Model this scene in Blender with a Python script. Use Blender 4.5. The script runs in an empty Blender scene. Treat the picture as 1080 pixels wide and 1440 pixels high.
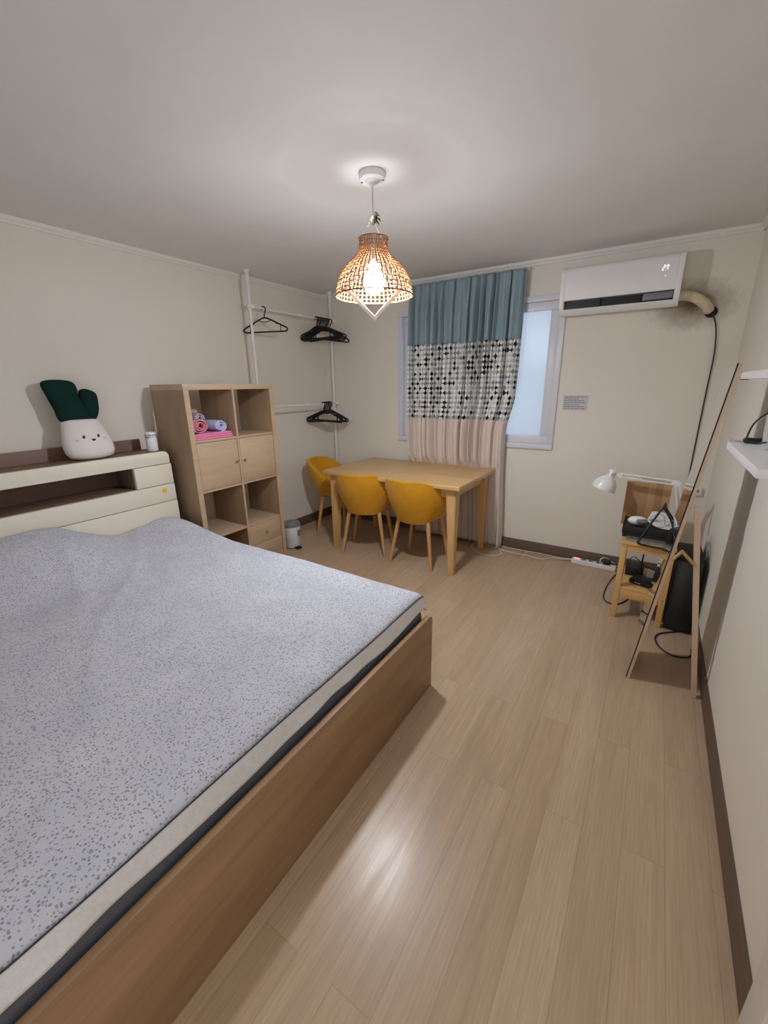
import bpy, bmesh, math, random
from mathutils import Vector, Matrix
R = math.radians
PI = math.pi
S = bpy.context.scene
C = S.collection
random.seed(5)

# ------------------------------------------------------------------ camera, light, exposure
cam_d = bpy.data.cameras.new('camera')
cam = bpy.data.objects.new('camera', cam_d); C.objects.link(cam)
c_loc = Vector((3.0749, -3.623, 1.445))
c_r = Vector((0.84186742, 0.53952798, -0.01299232))
c_f = Vector((-0.51919184, 0.8030949, -0.29236691))
c_u = c_r.cross(c_f)
M = Matrix((c_r, c_u, -c_f)).transposed().to_4x4(); M.translation = c_loc
cam.matrix_world = M
cam_d.sensor_fit = 'VERTICAL'; cam_d.sensor_height = 24.0; cam_d.sensor_width = 18.0
cam_d.lens = 582.14 / 1440 * 24.0
cam_d.clip_start = 0.02
S.camera = cam

w = bpy.data.worlds.new('sky'); S.world = w; w.use_nodes = True
bg = w.node_tree.nodes['Background']
bg.inputs['Color'].default_value = (0.76, 0.88, 1.05, 1)
bg.inputs['Strength'].default_value = 0.95
S.view_settings.view_transform = 'Standard'
S.view_settings.look = 'None'
S.view_settings.gamma = 1.0
S.view_settings.use_curve_mapping = False
S.view_settings.exposure = 0.0
S.cycles.max_bounces = 10
S.cycles.diffuse_bounces = 6
S.cycles.sample_clamp_indirect = 6.0
S.cycles.use_denoising = True
S.cycles.caustics_reflective = False
S.cycles.caustics_refractive = False
BULB = 660.0      # emission of the lamp's globe
BULB_COL = (0.94, 0.97, 1.05)
# soft light of the rear of the room, behind the viewer
ar = bpy.data.lights.new('rear_room_light', 'AREA'); ar.shape = 'RECTANGLE'; ar.size = 1.3; ar.size_y = 1.7; ar.energy = 16
ar.color = (0.97, 0.98, 1.0)
aro = bpy.data.objects.new('rear_room_light', ar); C.objects.link(aro)
aro.location = (2.75, -4.85, 1.25)
aro.rotation_euler = Vector((-.15, 1, .05)).to_track_quat('-Z', 'Y').to_euler()


# ------------------------------------------------------------------ materials
def lin(h):
    if isinstance(h, str):
        h = h.lstrip('#'); v = [int(h[i:i + 2], 16) / 255 for i in (0, 2, 4)]
    else:
        v = [x / 255 for x in h]
    return tuple((x / 12.92 if x <= .04045 else ((x + .055) / 1.055) ** 2.4) for x in v) + (1,)


class NT:
    def __init__(s, name):
        s.m = bpy.data.materials.new(name); s.m.use_nodes = True
        s.t = s.m.node_tree; s.b = s.t.nodes['Principled BSDF']

    def n(s, typ, **kw):
        x = s.t.nodes.new(typ)
        for k, v in kw.items():
            setattr(x, k, v)
        return x

    def l(s, a, b): s.t.links.new(a, b)

    def coord(s, kind='Object', scale=(1, 1, 1), rot=(0, 0, 0)):
        tc = s.n('ShaderNodeTexCoord'); mp = s.n('ShaderNodeMapping')
        mp.inputs['Scale'].default_value = scale; mp.inputs['Rotation'].default_value = rot
        s.l(tc.outputs[kind], mp.inputs['Vector'])
        return mp.outputs['Vector']

    def noise(s, vec, scale, detail=4, rough=.6, dist=0):
        x = s.n('ShaderNodeTexNoise'); s.l(vec, x.inputs['Vector'])
        x.inputs['Scale'].default_value = scale; x.inputs['Detail'].default_value = detail
        x.inputs['Roughness'].default_value = rough; x.inputs['Distortion'].default_value = dist
        return x.outputs['Fac']

    def ramp(s, fac, stops):
        x = s.n('ShaderNodeValToRGB'); s.l(fac, x.inputs['Fac'])
        e = x.color_ramp.elements
        while len(e) < len(stops): e.new(.5)
        for i, (p, c) in enumerate(stops):
            e[i].position = p; e[i].color = c
        return x.outputs['Color']

    def mix(s, fac, a, b, mode='MIX'):
        x = s.n('ShaderNodeMix', data_type='RGBA', blend_type=mode)
        for i, v in ((0, fac), (6, a), (7, b)):
            if hasattr(v, 'is_linked'): s.l(v, x.inputs[i])
            else: x.inputs[i].default_value = v
        return x.outputs[2]

    def math(s, op, a, b=None):
        x = s.n('ShaderNodeMath', operation=op)
        for i, v in ((0, a), (1, b)):
            if v is None: continue
            if hasattr(v, 'is_linked'): s.l(v, x.inputs[i])
            else: x.inputs[i].default_value = v
        return x.outputs[0]

    def bump(s, h, strength=.3, dist=.002):
        x = s.n('ShaderNodeBump'); s.l(h, x.inputs['Height'])
        x.inputs['Strength'].default_value = strength; x.inputs['Distance'].default_value = dist
        s.l(x.outputs['Normal'], s.b.inputs['Normal'])

    def col(s, c):
        if hasattr(c, 'is_linked'): s.l(c, s.b.inputs['Base Color'])
        else: s.b.inputs['Base Color'].default_value = c

    def set(s, rough=None, spec=None, metal=None, **k):
        if rough is not None: s.b.inputs['Roughness'].default_value = rough
        if spec is not None: s.b.inputs['Specular IOR Level'].default_value = spec
        if metal is not None: s.b.inputs['Metallic'].default_value = metal
        for a, v in k.items(): s.b.inputs[a.replace('_', ' ')].default_value = v
        return s.m


def plain(name, h, rough=.5, spec=.5, metal=0, var=.06, vs=8, bump=0, bs=200, bd=.001):
    t = NT(name); c = lin(h); v = t.coord()
    f = t.noise(v, vs, 3)
    d = tuple(x * (1 - var) for x in c[:3]) + (1,); e = tuple(min(1, x * (1 + var)) for x in c[:3]) + (1,)
    t.col(t.ramp(f, [(.3, d), (.7, e)]))
    if bump: t.bump(t.noise(v, bs, 3), bump, bd)
    return t.set(rough, spec, metal)


def wood(name, dark, light, axis='Y', sc=1.0, rough=.45, spec=.4, knots=False, contrast=1.0):
    t = NT(name)
    st = {'X': (1.2, 14, 14), 'Y': (14, 1.2, 14), 'Z': (14, 14, 1.2)}[axis]
    v = t.coord(scale=tuple(a * sc for a in st))
    a = t.noise(v, 1.0, 5, .6, .6)
    v2 = t.coord(scale=tuple(a * sc * 9 for a in st))
    b = t.noise(v2, 1.0, 3, .6)
    m = t.math('ADD', t.math('MULTIPLY', a, .72), t.math('MULTIPLY', b, .28))
    t.col(t.ramp(m, [(.5 - .18 / contrast, lin(dark)), (.5 + .18 / contrast, lin(light))]))
    t.bump(b, .12, .001)
    return t.set(rough, spec)


def floor_mat():
    t = NT('laminate_floor')
    v = t.coord(rot=(0, 0, R(90)))
    def br(c1, c2, mortar, ms):
        x = t.n('ShaderNodeTexBrick', offset=.37, offset_frequency=2)
        t.l(v, x.inputs['Vector'])
        x.inputs['Color1'].default_value = c1; x.inputs['Color2'].default_value = c2
        x.inputs['Mortar'].default_value = mortar
        x.inputs['Scale'].default_value = 1; x.inputs['Mortar Size'].default_value = ms
        x.inputs['Mortar Smooth'].default_value = .3
        x.inputs['Brick Width'].default_value = 1.2; x.inputs['Row Height'].default_value = .118
        return x
    b = br(lin('#bca385'), lin('#c8b094'), lin('#a58e75'), .0011)
    k = br((0, 0, 0, 1), (1, 1, 1, 1), (.5, .5, .5, 1), 0)
    # grain shifted per plank
    tc = t.n('ShaderNodeTexCoord'); mp = t.n('ShaderNodeMapping')
    mp.inputs['Scale'].default_value = (16, 1.3, 1)
    ad = t.n('ShaderNodeVectorMath', operation='ADD'); mu = t.n('ShaderNodeVectorMath', operation='SCALE')
    mu.inputs['Scale'].default_value = 7.0
    t.l(k.outputs['Color'], mu.inputs[0]); t.l(tc.outputs['Object'], ad.inputs[0]); t.l(mu.outputs[0], ad.inputs[1])
    t.l(ad.outputs[0], mp.inputs['Vector'])
    g = t.noise(mp.outputs['Vector'], 1.0, 6, .62, 1.3)
    mp2 = t.n('ShaderNodeMapping'); mp2.inputs['Scale'].default_value = (160, 9, 1); t.l(ad.outputs[0], mp2.inputs['Vector'])
    g2 = t.noise(mp2.outputs['Vector'], 1.0, 3, .6)
    wv = t.n('ShaderNodeTexWave', wave_type='RINGS', rings_direction='Y')
    mp3 = t.n('ShaderNodeMapping'); mp3.inputs['Scale'].default_value = (11, .55, 1); t.l(ad.outputs[0], mp3.inputs['Vector'])
    t.l(mp3.outputs['Vector'], wv.inputs['Vector'])
    wv.inputs['Scale'].default_value = 2.4; wv.inputs['Distortion'].default_value = 5; wv.inputs['Detail'].default_value = 3
    wv.inputs['Detail Scale'].default_value = 1.4
    gr = t.ramp(g, [(.30, (.80, .78, .76, 1)), (.62, (1.05, 1.05, 1.05, 1))])
    c = t.mix(.75, b.outputs['Color'], gr, 'MULTIPLY')
    c = t.mix(t.math('MULTIPLY', wv.outputs['Fac'], .16), c, lin('#a0866c'))
    c = t.mix(t.ramp(g2, [(.35, (.35, .35, .35, 1)), (.6, (0, 0, 0, 1))]), c, lin('#ab917a'))
    t.col(c)
    t.bump(t.math('ADD', g2, t.math('MULTIPLY', b.outputs['Fac'], -1.0)), .06, .001)
    rr = t.ramp(g, [(.3, (.34, .34, .34, 1)), (.7, (.27, .27, .27, 1))])
    t.l(rr, t.b.inputs['Roughness'])
    return t.set(spec=.5)


def wallpaper(name, h, stain=None):
    t = NT(name); c = lin(h); v = t.coord('Object')
    f = t.noise(v, 1.7, 3)
    base = t.ramp(f, [(.3, tuple(x * .975 for x in c[:3]) + (1,)), (.7, c)])
    if stain:
        sx, sz, rad = stain
        sp = t.n('ShaderNodeSeparateXYZ'); tc = t.n('ShaderNodeTexCoord'); t.l(tc.outputs['Object'], sp.inputs[0])
        dx = t.math('MULTIPLY', t.math('SUBTRACT', sp.outputs[0], sx), .75)
        dz = t.math('MULTIPLY', t.math('SUBTRACT', sp.outputs[2], sz), 1.15)
        d = t.math('SQRT', t.math('ADD', t.math('MULTIPLY', dx, dx), t.math('MULTIPLY', dz, dz)))
        n = t.noise(v, 22, 5, .7)
        d2 = t.math('ADD', d, t.math('MULTIPLY', t.math('SUBTRACT', n, .5), .13))
        fac = t.ramp(d2, [(.02, (.95, .95, .95, 1)), (rad, (0, 0, 0, 1))])
        base = t.mix(fac, base, lin('#75624a'))
    t.col(base)
    v2 = t.coord('Object', scale=(240, 240, 70))
    t.bump(t.math('ADD', t.noise(v2, 1, 2), t.noise(v, 90, 2)), .18, .0012)
    return t.set(.75, .25)


def spread_mat():
    t = NT('dotted_bedspread')
    v = t.coord('UV')
    c = lin('#c3c5cd')
    f = t.ramp(t.noise(v, 5, 4), [(.3, lin('#c2c5d0')), (.7, lin('#d0d2da'))])
    # leafy clusters: paired dots, switched on by a slower noise
    vo = t.n('ShaderNodeTexVoronoi', feature='F1'); t.l(v, vo.inputs['Vector'])
    vo.inputs['Scale'].default_value = 135; vo.inputs['Randomness'].default_value = .85
    on = t.math('GREATER_THAN', t.noise(v, 60, 2), .38)
    dot = t.math('MULTIPLY', t.math('LESS_THAN', vo.outputs['Distance'], .36), on)
    sep = t.n('ShaderNodeSeparateColor'); t.l(vo.outputs['Color'], sep.inputs[0])
    dc = t.mix(sep.outputs[0], lin('#666977'), lin('#98969a'))
    t.col(t.mix(t.math('MULTIPLY', dot, .75), f, dc))
    t.bump(t.math('ADD', t.noise(v, 120, 3), t.math('MULTIPLY', t.noise(v, 28, 3), 1.5)), .35, .003)
    return t.set(.9, .15)


def pattern_mat():
    t = NT('dotted_curtain_print')
    tc = t.n('ShaderNodeTexCoord'); sp = t.n('ShaderNodeSeparateXYZ'); t.l(tc.outputs['UV'], sp.inputs[0])
    P = .041
    u = t.math('DIVIDE', sp.outputs[0], P); q = t.math('DIVIDE', sp.outputs[1], P)
    fu = t.math('ABSOLUTE', t.math('SUBTRACT', t.math('FRACT', u), .5)); fq = t.math('ABSOLUTE', t.math('SUBTRACT', t.math('FRACT', q), .5))
    d = t.math('ADD', t.math('POWER', fu, .78), t.math('POWER', fq, .78))
    star = t.math('LESS_THAN', d, .70)
    cb = t.n('ShaderNodeCombineXYZ'); t.l(t.math('FLOOR', u), cb.inputs[0]); t.l(t.math('FLOOR', q), cb.inputs[1])
    wn = t.n('ShaderNodeTexWhiteNoise', noise_dimensions='2D'); t.l(cb.outputs[0], wn.inputs['Vector'])
    pal = t.n('ShaderNodeValToRGB'); pal.color_ramp.interpolation = 'CONSTANT'
    e = pal.color_ramp.elements
    e[0].position = 0; e[0].color = lin('#1e2126')
    e[1].position = .25; e[1].color = lin('#85888c')
    x = e.new(.52); x.color = lin('#b2b8b8')
    x = e.new(.76); x.color = lin('#c4cdd0')
    t.l(wn.outputs['Value'], pal.inputs['Fac'])
    t.col(t.mix(star, lin('#ecebe6'), pal.outputs['Color']))
    return t.set(.85, .2)


MW = {}
MW['wall'] = wallpaper('ivory_wallpaper', '#e6e1d6')
MW['wall_back'] = wallpaper('ivory_wallpaper_stained', '#e6e1d6', (3.17, 1.925, .20))
MW['ceiling'] = plain('white_ceiling_paper', '#e2e0dd', .8, .2, var=.02, vs=3, bump=.1, bs=120)
MW['floor'] = floor_mat()
MW['base'] = wood('dark_baseboard', '#5c4b40', '#6f5c4e', 'X', 1, .5)
MW['base_y'] = wood('dark_baseboard_long', '#5c4b40', '#6f5c4e', 'Y', 1, .5)
MW['trim'] = plain('white_trim', '#e6e3dc', .5, .4, var=.02)
MW['pvc'] = plain('white_window_plastic', '#d9dae2', .35, .5, var=.02)
MW['bedwood'] = wood('walnut_board', '#8d6e52', '#aa8a69', 'Y', .8, .45)
MW['bedback'] = wood('brown_back_board', '#6d5647', '#84695a', 'Y', .8, .5)
MW['cream'] = plain('cream_lacquer', '#e4ddcd', .45, .4, var=.015)
MW['oak'] = wood('shaded_oak_veneer_upright', '#93795f', '#ad9377', 'Z', .9, .45)  # same oak, darker: the shade on the uprights is put into the colour
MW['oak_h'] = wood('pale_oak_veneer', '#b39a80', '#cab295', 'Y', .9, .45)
MW['pine_table'] = wood('honey_table_wood', '#c39a63', '#dcb880', 'X', .7, .32, .5)
MW['pine_leg'] = wood('honey_leg_wood', '#c39a63', '#dcb880', 'Z', .7, .4)
MW['stoolwood'] = wood('yellow_pine', '#c99c60', '#e0b87c', 'Z', 1, .45)
MW['stoolwood_x'] = wood('yellow_pine_rail', '#c99c60', '#e0b87c', 'X', 1, .45)
MW['beech'] = wood('beech_leg', '#b98a58', '#d4a670', 'Z', 1, .4)
MW['mirrorwood'] = wood('pale_mirror_frame', '#bda289', '#d3bba3', 'Z', 1, .5)
MW['metal'] = plain('chrome', '#c9c9c9', .25, .5, 1, var=.02)
MW['white'] = plain('white_plastic', '#e8e8e8', .35, .5, var=.015)
MW['whitep'] = plain('white_powder_coat', '#e6e6e4', .3, .5, var=.02)
MW['grey'] = plain('grey_plastic', '#77787c', .45, .5, var=.03)
MW['dgrey'] = plain('dark_grey_sheet', '#63656c', .85, .2, var=.08, bump=.2, bs=60, bd=.003)
MW['black'] = plain('black_plastic', '#141416', .4, .5, var=.05)
MW['blackm'] = plain('black_matte', '#1b1b1d', .65, .4, var=.05)
MW['velvet'] = plain('mustard_velvet', '#d0951c', .75, .25, var=.07, vs=14, bump=.1, bs=300)
MW['velvet'].node_tree.nodes['Principled BSDF'].inputs['Sheen Weight'].default_value = .35
MW['velvet'].node_tree.nodes['Principled BSDF'].inputs['Sheen Tint'].default_value = (1, .8, .4, 1)
MW['spread'] = spread_mat()
MW['hem'] = plain('white_hem_cloth', '#e6e6e8', .9, .15, var=.05, vs=60, bump=.4, bs=90, bd=.003)
MW['piping'] = plain('dark_piping', '#343b49', .8)
MW['curt_blue'] = plain('teal_curtain_cloth', '#8ca1a9', .5, .35, var=.05)
MW['curt_print'] = pattern_mat()
MW['curt_beige'] = plain('beige_curtain_cloth', '#d8cbc2', .8, .2, var=.03)
MW['plush_w'] = plain('white_plush', '#e6dedd', .95, .1, var=.03, bump=.3, bs=150, bd=.003)
MW['plush_g'] = plain('dark_green_plush', '#17302b', .95, .1, var=.15, bump=.3, bs=150, bd=.003)
MW['blush'] = plain('pink_blush', '#e3c3c2', .95, .1)
MW['towel_p'] = plain('pink_towel', '#e58bb4', .95, .1, var=.06, vs=40, bump=.5, bs=260, bd=.003)
MW['towel_r'] = plain('dusty_pink_towel', '#d98b9b', .95, .1, var=.07, vs=40, bump=.5, bs=260, bd=.003)
MW['towel_b'] = plain('pale_blue_towel', '#c6cfee', .95, .1, var=.05, vs=40, bump=.5, bs=260, bd=.003)
MW['towel_l'] = plain('lilac_towel', '#d3bfd2', .95, .1, var=.05, vs=40, bump=.5, bs=260, bd=.003)
MW['rattan'] = plain('rattan', '#8c5f38', .6, .3, var=.15, vs=60)
MW['yellow'] = plain('yellow_sticker', '#e8c228', .6)
MW['cable_w'] = plain('white_cable', '#ddd6c6', .5)
MW['cable_k'] = plain('black_cable', '#232326', .5)
MW['pipe'] = plain('beige_pipe_wrap', '#d6c8aa', .7, .3, var=.1, vs=30)
MW['leaf'] = plain('green_leaf', '#5b6d33', .6, .3, var=.3, vs=60)
MW['leaf_d'] = plain('dark_leaf', '#2a3018', .6, .3, var=.2, vs=60)
MW['board'] = None
MW['ink'] = plain('grey_ink', '#6b6c78', .7)
MW['paper'] = plain('pale_sheet', '#c9c8cb', .5, .4, var=.02)
MW['brass'] = plain('pale_brass', '#b79c63', .45, .5, .4)


def striped_board():
    t = NT('striped_board_wood')
    tc = t.n('ShaderNodeTexCoord'); sp = t.n('ShaderNodeSeparateXYZ'); t.l(tc.outputs['Object'], sp.inputs[0])
    wn = t.n('ShaderNodeTexWhiteNoise', noise_dimensions='1D')
    t.l(t.math('FLOOR', t.math('DIVIDE', sp.outputs[0], .041)), wn.inputs['W'])
    c = t.ramp(wn.outputs['Value'], [(0, lin('#a07850')), (1, lin('#c39b70'))])
    v = t.coord(scale=(60, 60, 4))
    c = t.mix(.4, c, t.ramp(t.noise(v, 1, 4), [(.3, (.7, .7, .7, 1)), (.7, (1, 1, 1, 1))]), 'MULTIPLY')
    t.col(c)
    return t.set(.5, .4)
MW['board'] = striped_board()


def emit(name, col, st):
    t = NT(name); t.col((.8, .8, .8, 1))
    t.b.inputs['Emission Color'].default_value = tuple(col) + (1,); t.b.inputs['Emission Strength'].default_value = st
    return t.m
MW['bulb'] = emit('glowing_globe', BULB_COL, BULB)
MW['bulb_up'] = emit('glowing_bulb_neck', BULB_COL, BULB * .10)
MW['led'] = emit('white_led', (.85, .88, 1.0), 1.0)
MW['led_r'] = emit('red_led', (1.0, .12, .1), 1.6)


def mirror_mat():
    t = NT('mirror_silver'); t.col((.86, .87, .86, 1)); return t.set(.02, .5, 1.0)
MW['mirror'] = mirror_mat()


def frosted():
    t = NT('frosted_pane')
    t.t.nodes.remove(t.b)
    tr = t.n('ShaderNodeBsdfTranslucent'); df = t.n('ShaderNodeBsdfDiffuse'); gl = t.n('ShaderNodeBsdfGlossy')
    tr.inputs['Color'].default_value = (.93, .95, .98, 1); df.inputs['Color'].default_value = (.75, .78, .82, 1)
    gl.inputs['Roughness'].default_value = .35
    m1 = t.n('ShaderNodeMixShader'); m1.inputs[0].default_value = .12
    m2 = t.n('ShaderNodeMixShader'); m2.inputs[0].default_value = .05
    t.l(tr.outputs[0], m1.inputs[1]); t.l(df.outputs[0], m1.inputs[2])
    t.l(m1.outputs[0], m2.inputs[1]); t.l(gl.outputs[0], m2.inputs[2])
    t.l(m2.outputs[0], t.t.nodes['Material Output'].inputs['Surface'])
    return t.m
MW['frost'] = frosted()


def clear(name, a=.35):
    t = NT(name); t.col((.8, .82, .84, 1)); t.b.inputs['Alpha'].default_value = a
    return t.set(.1, .5)
MW['acrylic'] = clear('clear_acrylic')


# ------------------------------------------------------------------ mesh helpers
class MB:
    def __init__(s): s.bm = bmesh.new()

    def add(s, other):
        me = bpy.data.meshes.new('tmp'); other.to_mesh(me); other.free()
        s.bm.from_mesh(me); bpy.data.meshes.remove(me)
        return s

    def box(s, x0, x1, y0, y1, z0, z1, bev=0, seg=2, mtx=None):
        b = bmesh.new()
        bmesh.ops.create_cube(b, size=1)
        for v in b.verts:
            v.co = Vector((x0 + (v.co.x + .5) * (x1 - x0), y0 + (v.co.y + .5) * (y1 - y0), z0 + (v.co.z + .5) * (z1 - z0)))
        if bev: bmesh.ops.bevel(b, geom=b.edges[:], offset=bev, segments=seg, affect='EDGES', profile=.5)
        if mtx: bmesh.ops.transform(b, matrix=mtx, verts=b.verts[:])
        return s.add(b)

    def prism(s, pts, axis, a, b, bev=0, seg=2):
        """polygon pts (2-D) extruded along axis from a to b; 2-D order: X->(y,z) Y->(x,z) Z->(x,y)"""
        m = bmesh.new()
        f = {'X': lambda p, t: (t, p[0], p[1]), 'Y': lambda p, t: (p[0], t, p[1]), 'Z': lambda p, t: (p[0], p[1], t)}[axis]
        lo = [m.verts.new(f(p, a)) for p in pts]; hi = [m.verts.new(f(p, b)) for p in pts]
        m.faces.new(lo); m.faces.new(hi[::-1])
        for i in range(len(pts)):
            j = (i + 1) % len(pts); m.faces.new((lo[j], lo[i], hi[i], hi[j]))
        bmesh.ops.recalc_face_normals(m, faces=m.faces[:])
        if bev: bmesh.ops.bevel(m, geom=m.edges[:], offset=bev, segments=seg, affect='EDGES', profile=.5)
        return s.add(m)

    def cyl(s, p0, p1, r0, r1=None, seg=20, cap=True):
        r1 = r0 if r1 is None else r1
        return s.tube([p0, p1], [r0, r1], seg, cap=cap)

    def tube(s, pts, r, seg=8, closed=False, cap=True, flat=None):
        pts = [Vector(p) for p in pts]; n = len(pts)
        rs = r if isinstance(r, (list, tuple)) else [r] * n
        m = bmesh.new(); rings = []; up = None
        for i, p in enumerate(pts):
            if closed: d = pts[(i + 1) % n] - pts[i - 1]
            else: d = pts[min(i + 1, n - 1)] - pts[max(i - 1, 0)]
            d.normalize()
            if up is None:
                up = Vector((0, 0, 1)) if abs(d.z) < .9 else Vector((1, 0, 0))
            sx = d.cross(up)
            if sx.length < 1e-6: sx = d.orthogonal()
            sx.normalize(); up = sx.cross(d)
            rings.append([m.verts.new(p + (sx * math.cos(2 * PI * k / seg) + up * math.sin(2 * PI * k / seg)) * rs[i]) for k in range(seg)])
        for i in range(n if closed else n - 1):
            a, b = rings[i], rings[(i + 1) % n]
            for k in range(seg):
                m.faces.new((a[k], a[(k + 1) % seg], b[(k + 1) % seg], b[k]))
        if cap and not closed:
            m.faces.new(rings[0]); m.faces.new(rings[-1][::-1])
        bmesh.ops.recalc_face_normals(m, faces=m.faces[:])
        return s.add(m)

    def lathe(s, prof, c=(0, 0, 0), seg=32, sx=1, sy=1, mtx=None, closed=False):
        m = bmesh.new(); rings = []
        for r, z in prof:
            if r < 1e-6: rings.append([m.verts.new((c[0], c[1], c[2] + z))])
            else: rings.append([m.verts.new((c[0] + sx * r * math.cos(2 * PI * k / seg), c[1] + sy * r * math.sin(2 * PI * k / seg), c[2] + z)) for k in range(seg)])
        nr = len(rings)
        for i in range(nr if closed else nr - 1):
            a, b = rings[i], rings[(i + 1) % nr]
            for k in range(seg):
                k2 = (k + 1) % seg
                if len(a) == 1 and len(b) == 1: continue
                if len(a) == 1: m.faces.new((a[0], b[k2], b[k]))
                elif len(b) == 1: m.faces.new((a[k], a[k2], b[0]))
                else: m.faces.new((a[k], a[k2], b[k2], b[k]))
        bmesh.ops.recalc_face_normals(m, faces=m.faces[:])
        if mtx: bmesh.ops.transform(m, matrix=mtx, verts=m.verts[:])
        return s.add(m)

    def grid(s, fn, nu, nv, uv=None, keep=None):
        m = bmesh.new(); L = m.loops.layers.uv.new('UVMap') if uv else None
        V = [[m.verts.new(fn(i / nu, j / nv)) for j in range(nv + 1)] for i in range(nu + 1)]
        for i in range(nu):
            for j in range(nv):
                if keep and not keep((i + .5) / nu, (j + .5) / nv): continue
                ids = ((i, j), (i + 1, j), (i + 1, j + 1), (i, j + 1))
                f = m.faces.new([V[a][b] for a, b in ids])
                if L:
                    for lp, (a, b) in zip(f.loops, ids): lp[L].uv = uv(a / nu, b / nv)
        bmesh.ops.delete(m, geom=[v for v in m.verts if not v.link_faces], context='VERTS')
        return s.add(m)

    def xf(s, mtx):
        bmesh.ops.transform(s.bm, matrix=mtx, verts=s.bm.verts[:]); return s


def wloc(o):
    v = Vector((0, 0, 0))
    while o: v += o.location; o = o.parent
    return v


def obj(name, mb, mat, parent=None, smooth=35, label=None, mods=None):
    bm = mb.bm
    me = bpy.data.meshes.new(name)
    if parent is not None: off = wloc(parent)
    else:
        xs = [v.co for v in bm.verts]
        off = Vector(((min(v.x for v in xs) + max(v.x for v in xs)) / 2, (min(v.y for v in xs) + max(v.y for v in xs)) / 2, min(v.z for v in xs)))
    bmesh.ops.translate(bm, vec=-off, verts=bm.verts[:])
    bm.to_mesh(me); bm.free()
    for p in me.polygons: p.use_smooth = True
    me.set_sharp_from_angle(angle=R(smooth))
    o = bpy.data.objects.new(name, me); C.objects.link(o)
    me.materials.append(MW[mat] if isinstance(mat, str) else mat)
    if parent is not None: o.parent = parent
    else: o.location = off
    if label: o['label'] = label
    return o


def thing(name, label, cat, loc=(0, 0, 0), group=None):
    o = bpy.data.objects.new(name, None); C.objects.link(o)
    o.empty_display_size = .05
    o.location = loc; o['label'] = label; o['category'] = cat
    if group: o['group'] = group
    return o


def tag(o, label, cat, group=None):
    o['label'] = label; o['category'] = cat
    if group: o['group'] = group
    return o


def struct(name, mb, mat, label, cat, parent=None):
    o = obj(name, mb, mat, parent)
    if parent is None:
        o['kind'] = 'structure'; o['label'] = label; o['category'] = cat
    return o


def dup(root, loc, rotz=0, label=None, group=None):
    r = root.copy(); C.objects.link(r); r.location = loc; r.rotation_euler = (0, 0, rotz)
    if label: r['label'] = label
    if group: r['group'] = group
    for ch in list(root.children):
        c = ch.copy(); C.objects.link(c); c.parent = r
        for g in list(ch.children):
            d = g.copy(); C.objects.link(d); d.parent = c
    return r


def spline(pts, n=8):
    P = [Vector(p) for p in pts]; out = []
    for i in range(len(P) - 1):
        p0 = P[max(i - 1, 0)]; p1 = P[i]; p2 = P[i + 1]; p3 = P[min(i + 2, len(P) - 1)]
        for k in range(n):
            t = k / n
            out.append(.5 * ((2 * p1) + (p2 - p0) * t + (2 * p0 - 5 * p1 + 4 * p2 - p3) * t * t + (3 * p1 - p0 - 3 * p2 + p3) * t ** 3))
    out.append(P[-1]); return out


def ss(a, b, x):
    t = max(0, min(1, (x - a) / (b - a))); return t * t * (3 - 2 * t)


def origin_at(o):
    """put a structure's object coordinates at the room's origin"""
    off = o.location.copy(); o.data.transform(Matrix.Translation(off)); o.location = (0, 0, 0); return o


# ------------------------------------------------------------------ the room
W = 3.4625; HC = 2.335; YF = -4.9
WX0, WX1, WZ0, WZ1 = .9255, 2.393, .917, 2.09
origin_at(struct('floor', MB().box(-.15, W + .15, YF - .15, .15, -.1, 0), 'floor', 'pale tan wood laminate floor of long planks', 'floor'))
struct('ceiling', MB().box(-.15, W + .15, YF - .15, .15, HC, HC + .1), 'ceiling', 'plain white papered ceiling', 'ceiling')
origin_at(struct('wall_left', MB().box(-.15, 0, YF - .15, .15, 0, HC), 'wall', 'ivory papered wall behind the bed headboard', 'wall'))
b = MB(); ix0, ix1, iz0, iz1 = WX0 + .03, WX1 - .03, WZ0 + .03, WZ1 - .03
b.box(0, ix0, 0, .15, 0, HC); b.box(ix1, W, 0, .15, 0, HC); b.box(ix0, ix1, 0, .15, 0, iz0); b.box(ix0, ix1, 0, .15, iz1, HC)
origin_at(struct('wall_back', b, 'wall_back', 'ivory papered wall with the window and air conditioner', 'wall'))
origin_at(struct('wall_right', MB().box(W, W + .15, YF - .15, .15, 0, HC), 'wall', 'ivory papered wall beside the standing mirror', 'wall'))
struct('wall_front', MB().box(0, W, YF - .15, YF, 0, HC), 'wall', 'ivory papered wall behind the viewer', 'wall')
BH = .093
struct('baseboard_back', MB().prism([(0, 0), (0, BH), (-.008, BH), (-.011, BH - .006), (-.011, 0)], 'X', 0, W - .011), 'base', 'dark brown baseboard under the window wall', 'baseboard')
struct('baseboard_left', MB().prism([(0, 0), (0, BH), (.008, BH), (.011, BH - .006), (.011, 0)], 'Y', YF, -.011), 'base_y', 'dark brown baseboard behind the shelf and bed', 'baseboard')
struct('baseboard_right', MB().prism([(W, 0), (W, BH), (W - .008, BH), (W - .011, BH - .006), (W - .011, 0)], 'Y', -2.69, 0), 'base_y', 'dark brown baseboard running beside the mirror', 'baseboard')
def crown(sgn, base): return [(base, 2.335), (base, 2.30), (base + sgn * .012, 2.30), (base + sgn * .016, 2.312), (base + sgn * .024, 2.316), (base + sgn * .028, 2.335)]
struct('trim_1', MB().prism(crown(1, 0), 'Y', YF, 0), 'trim', 'white ceiling trim along the left wall', 'trim')
struct('trim_2', MB().prism(crown(-1, 0), 'X', 0, W), 'trim', 'white ceiling trim along the window wall', 'trim')
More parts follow.
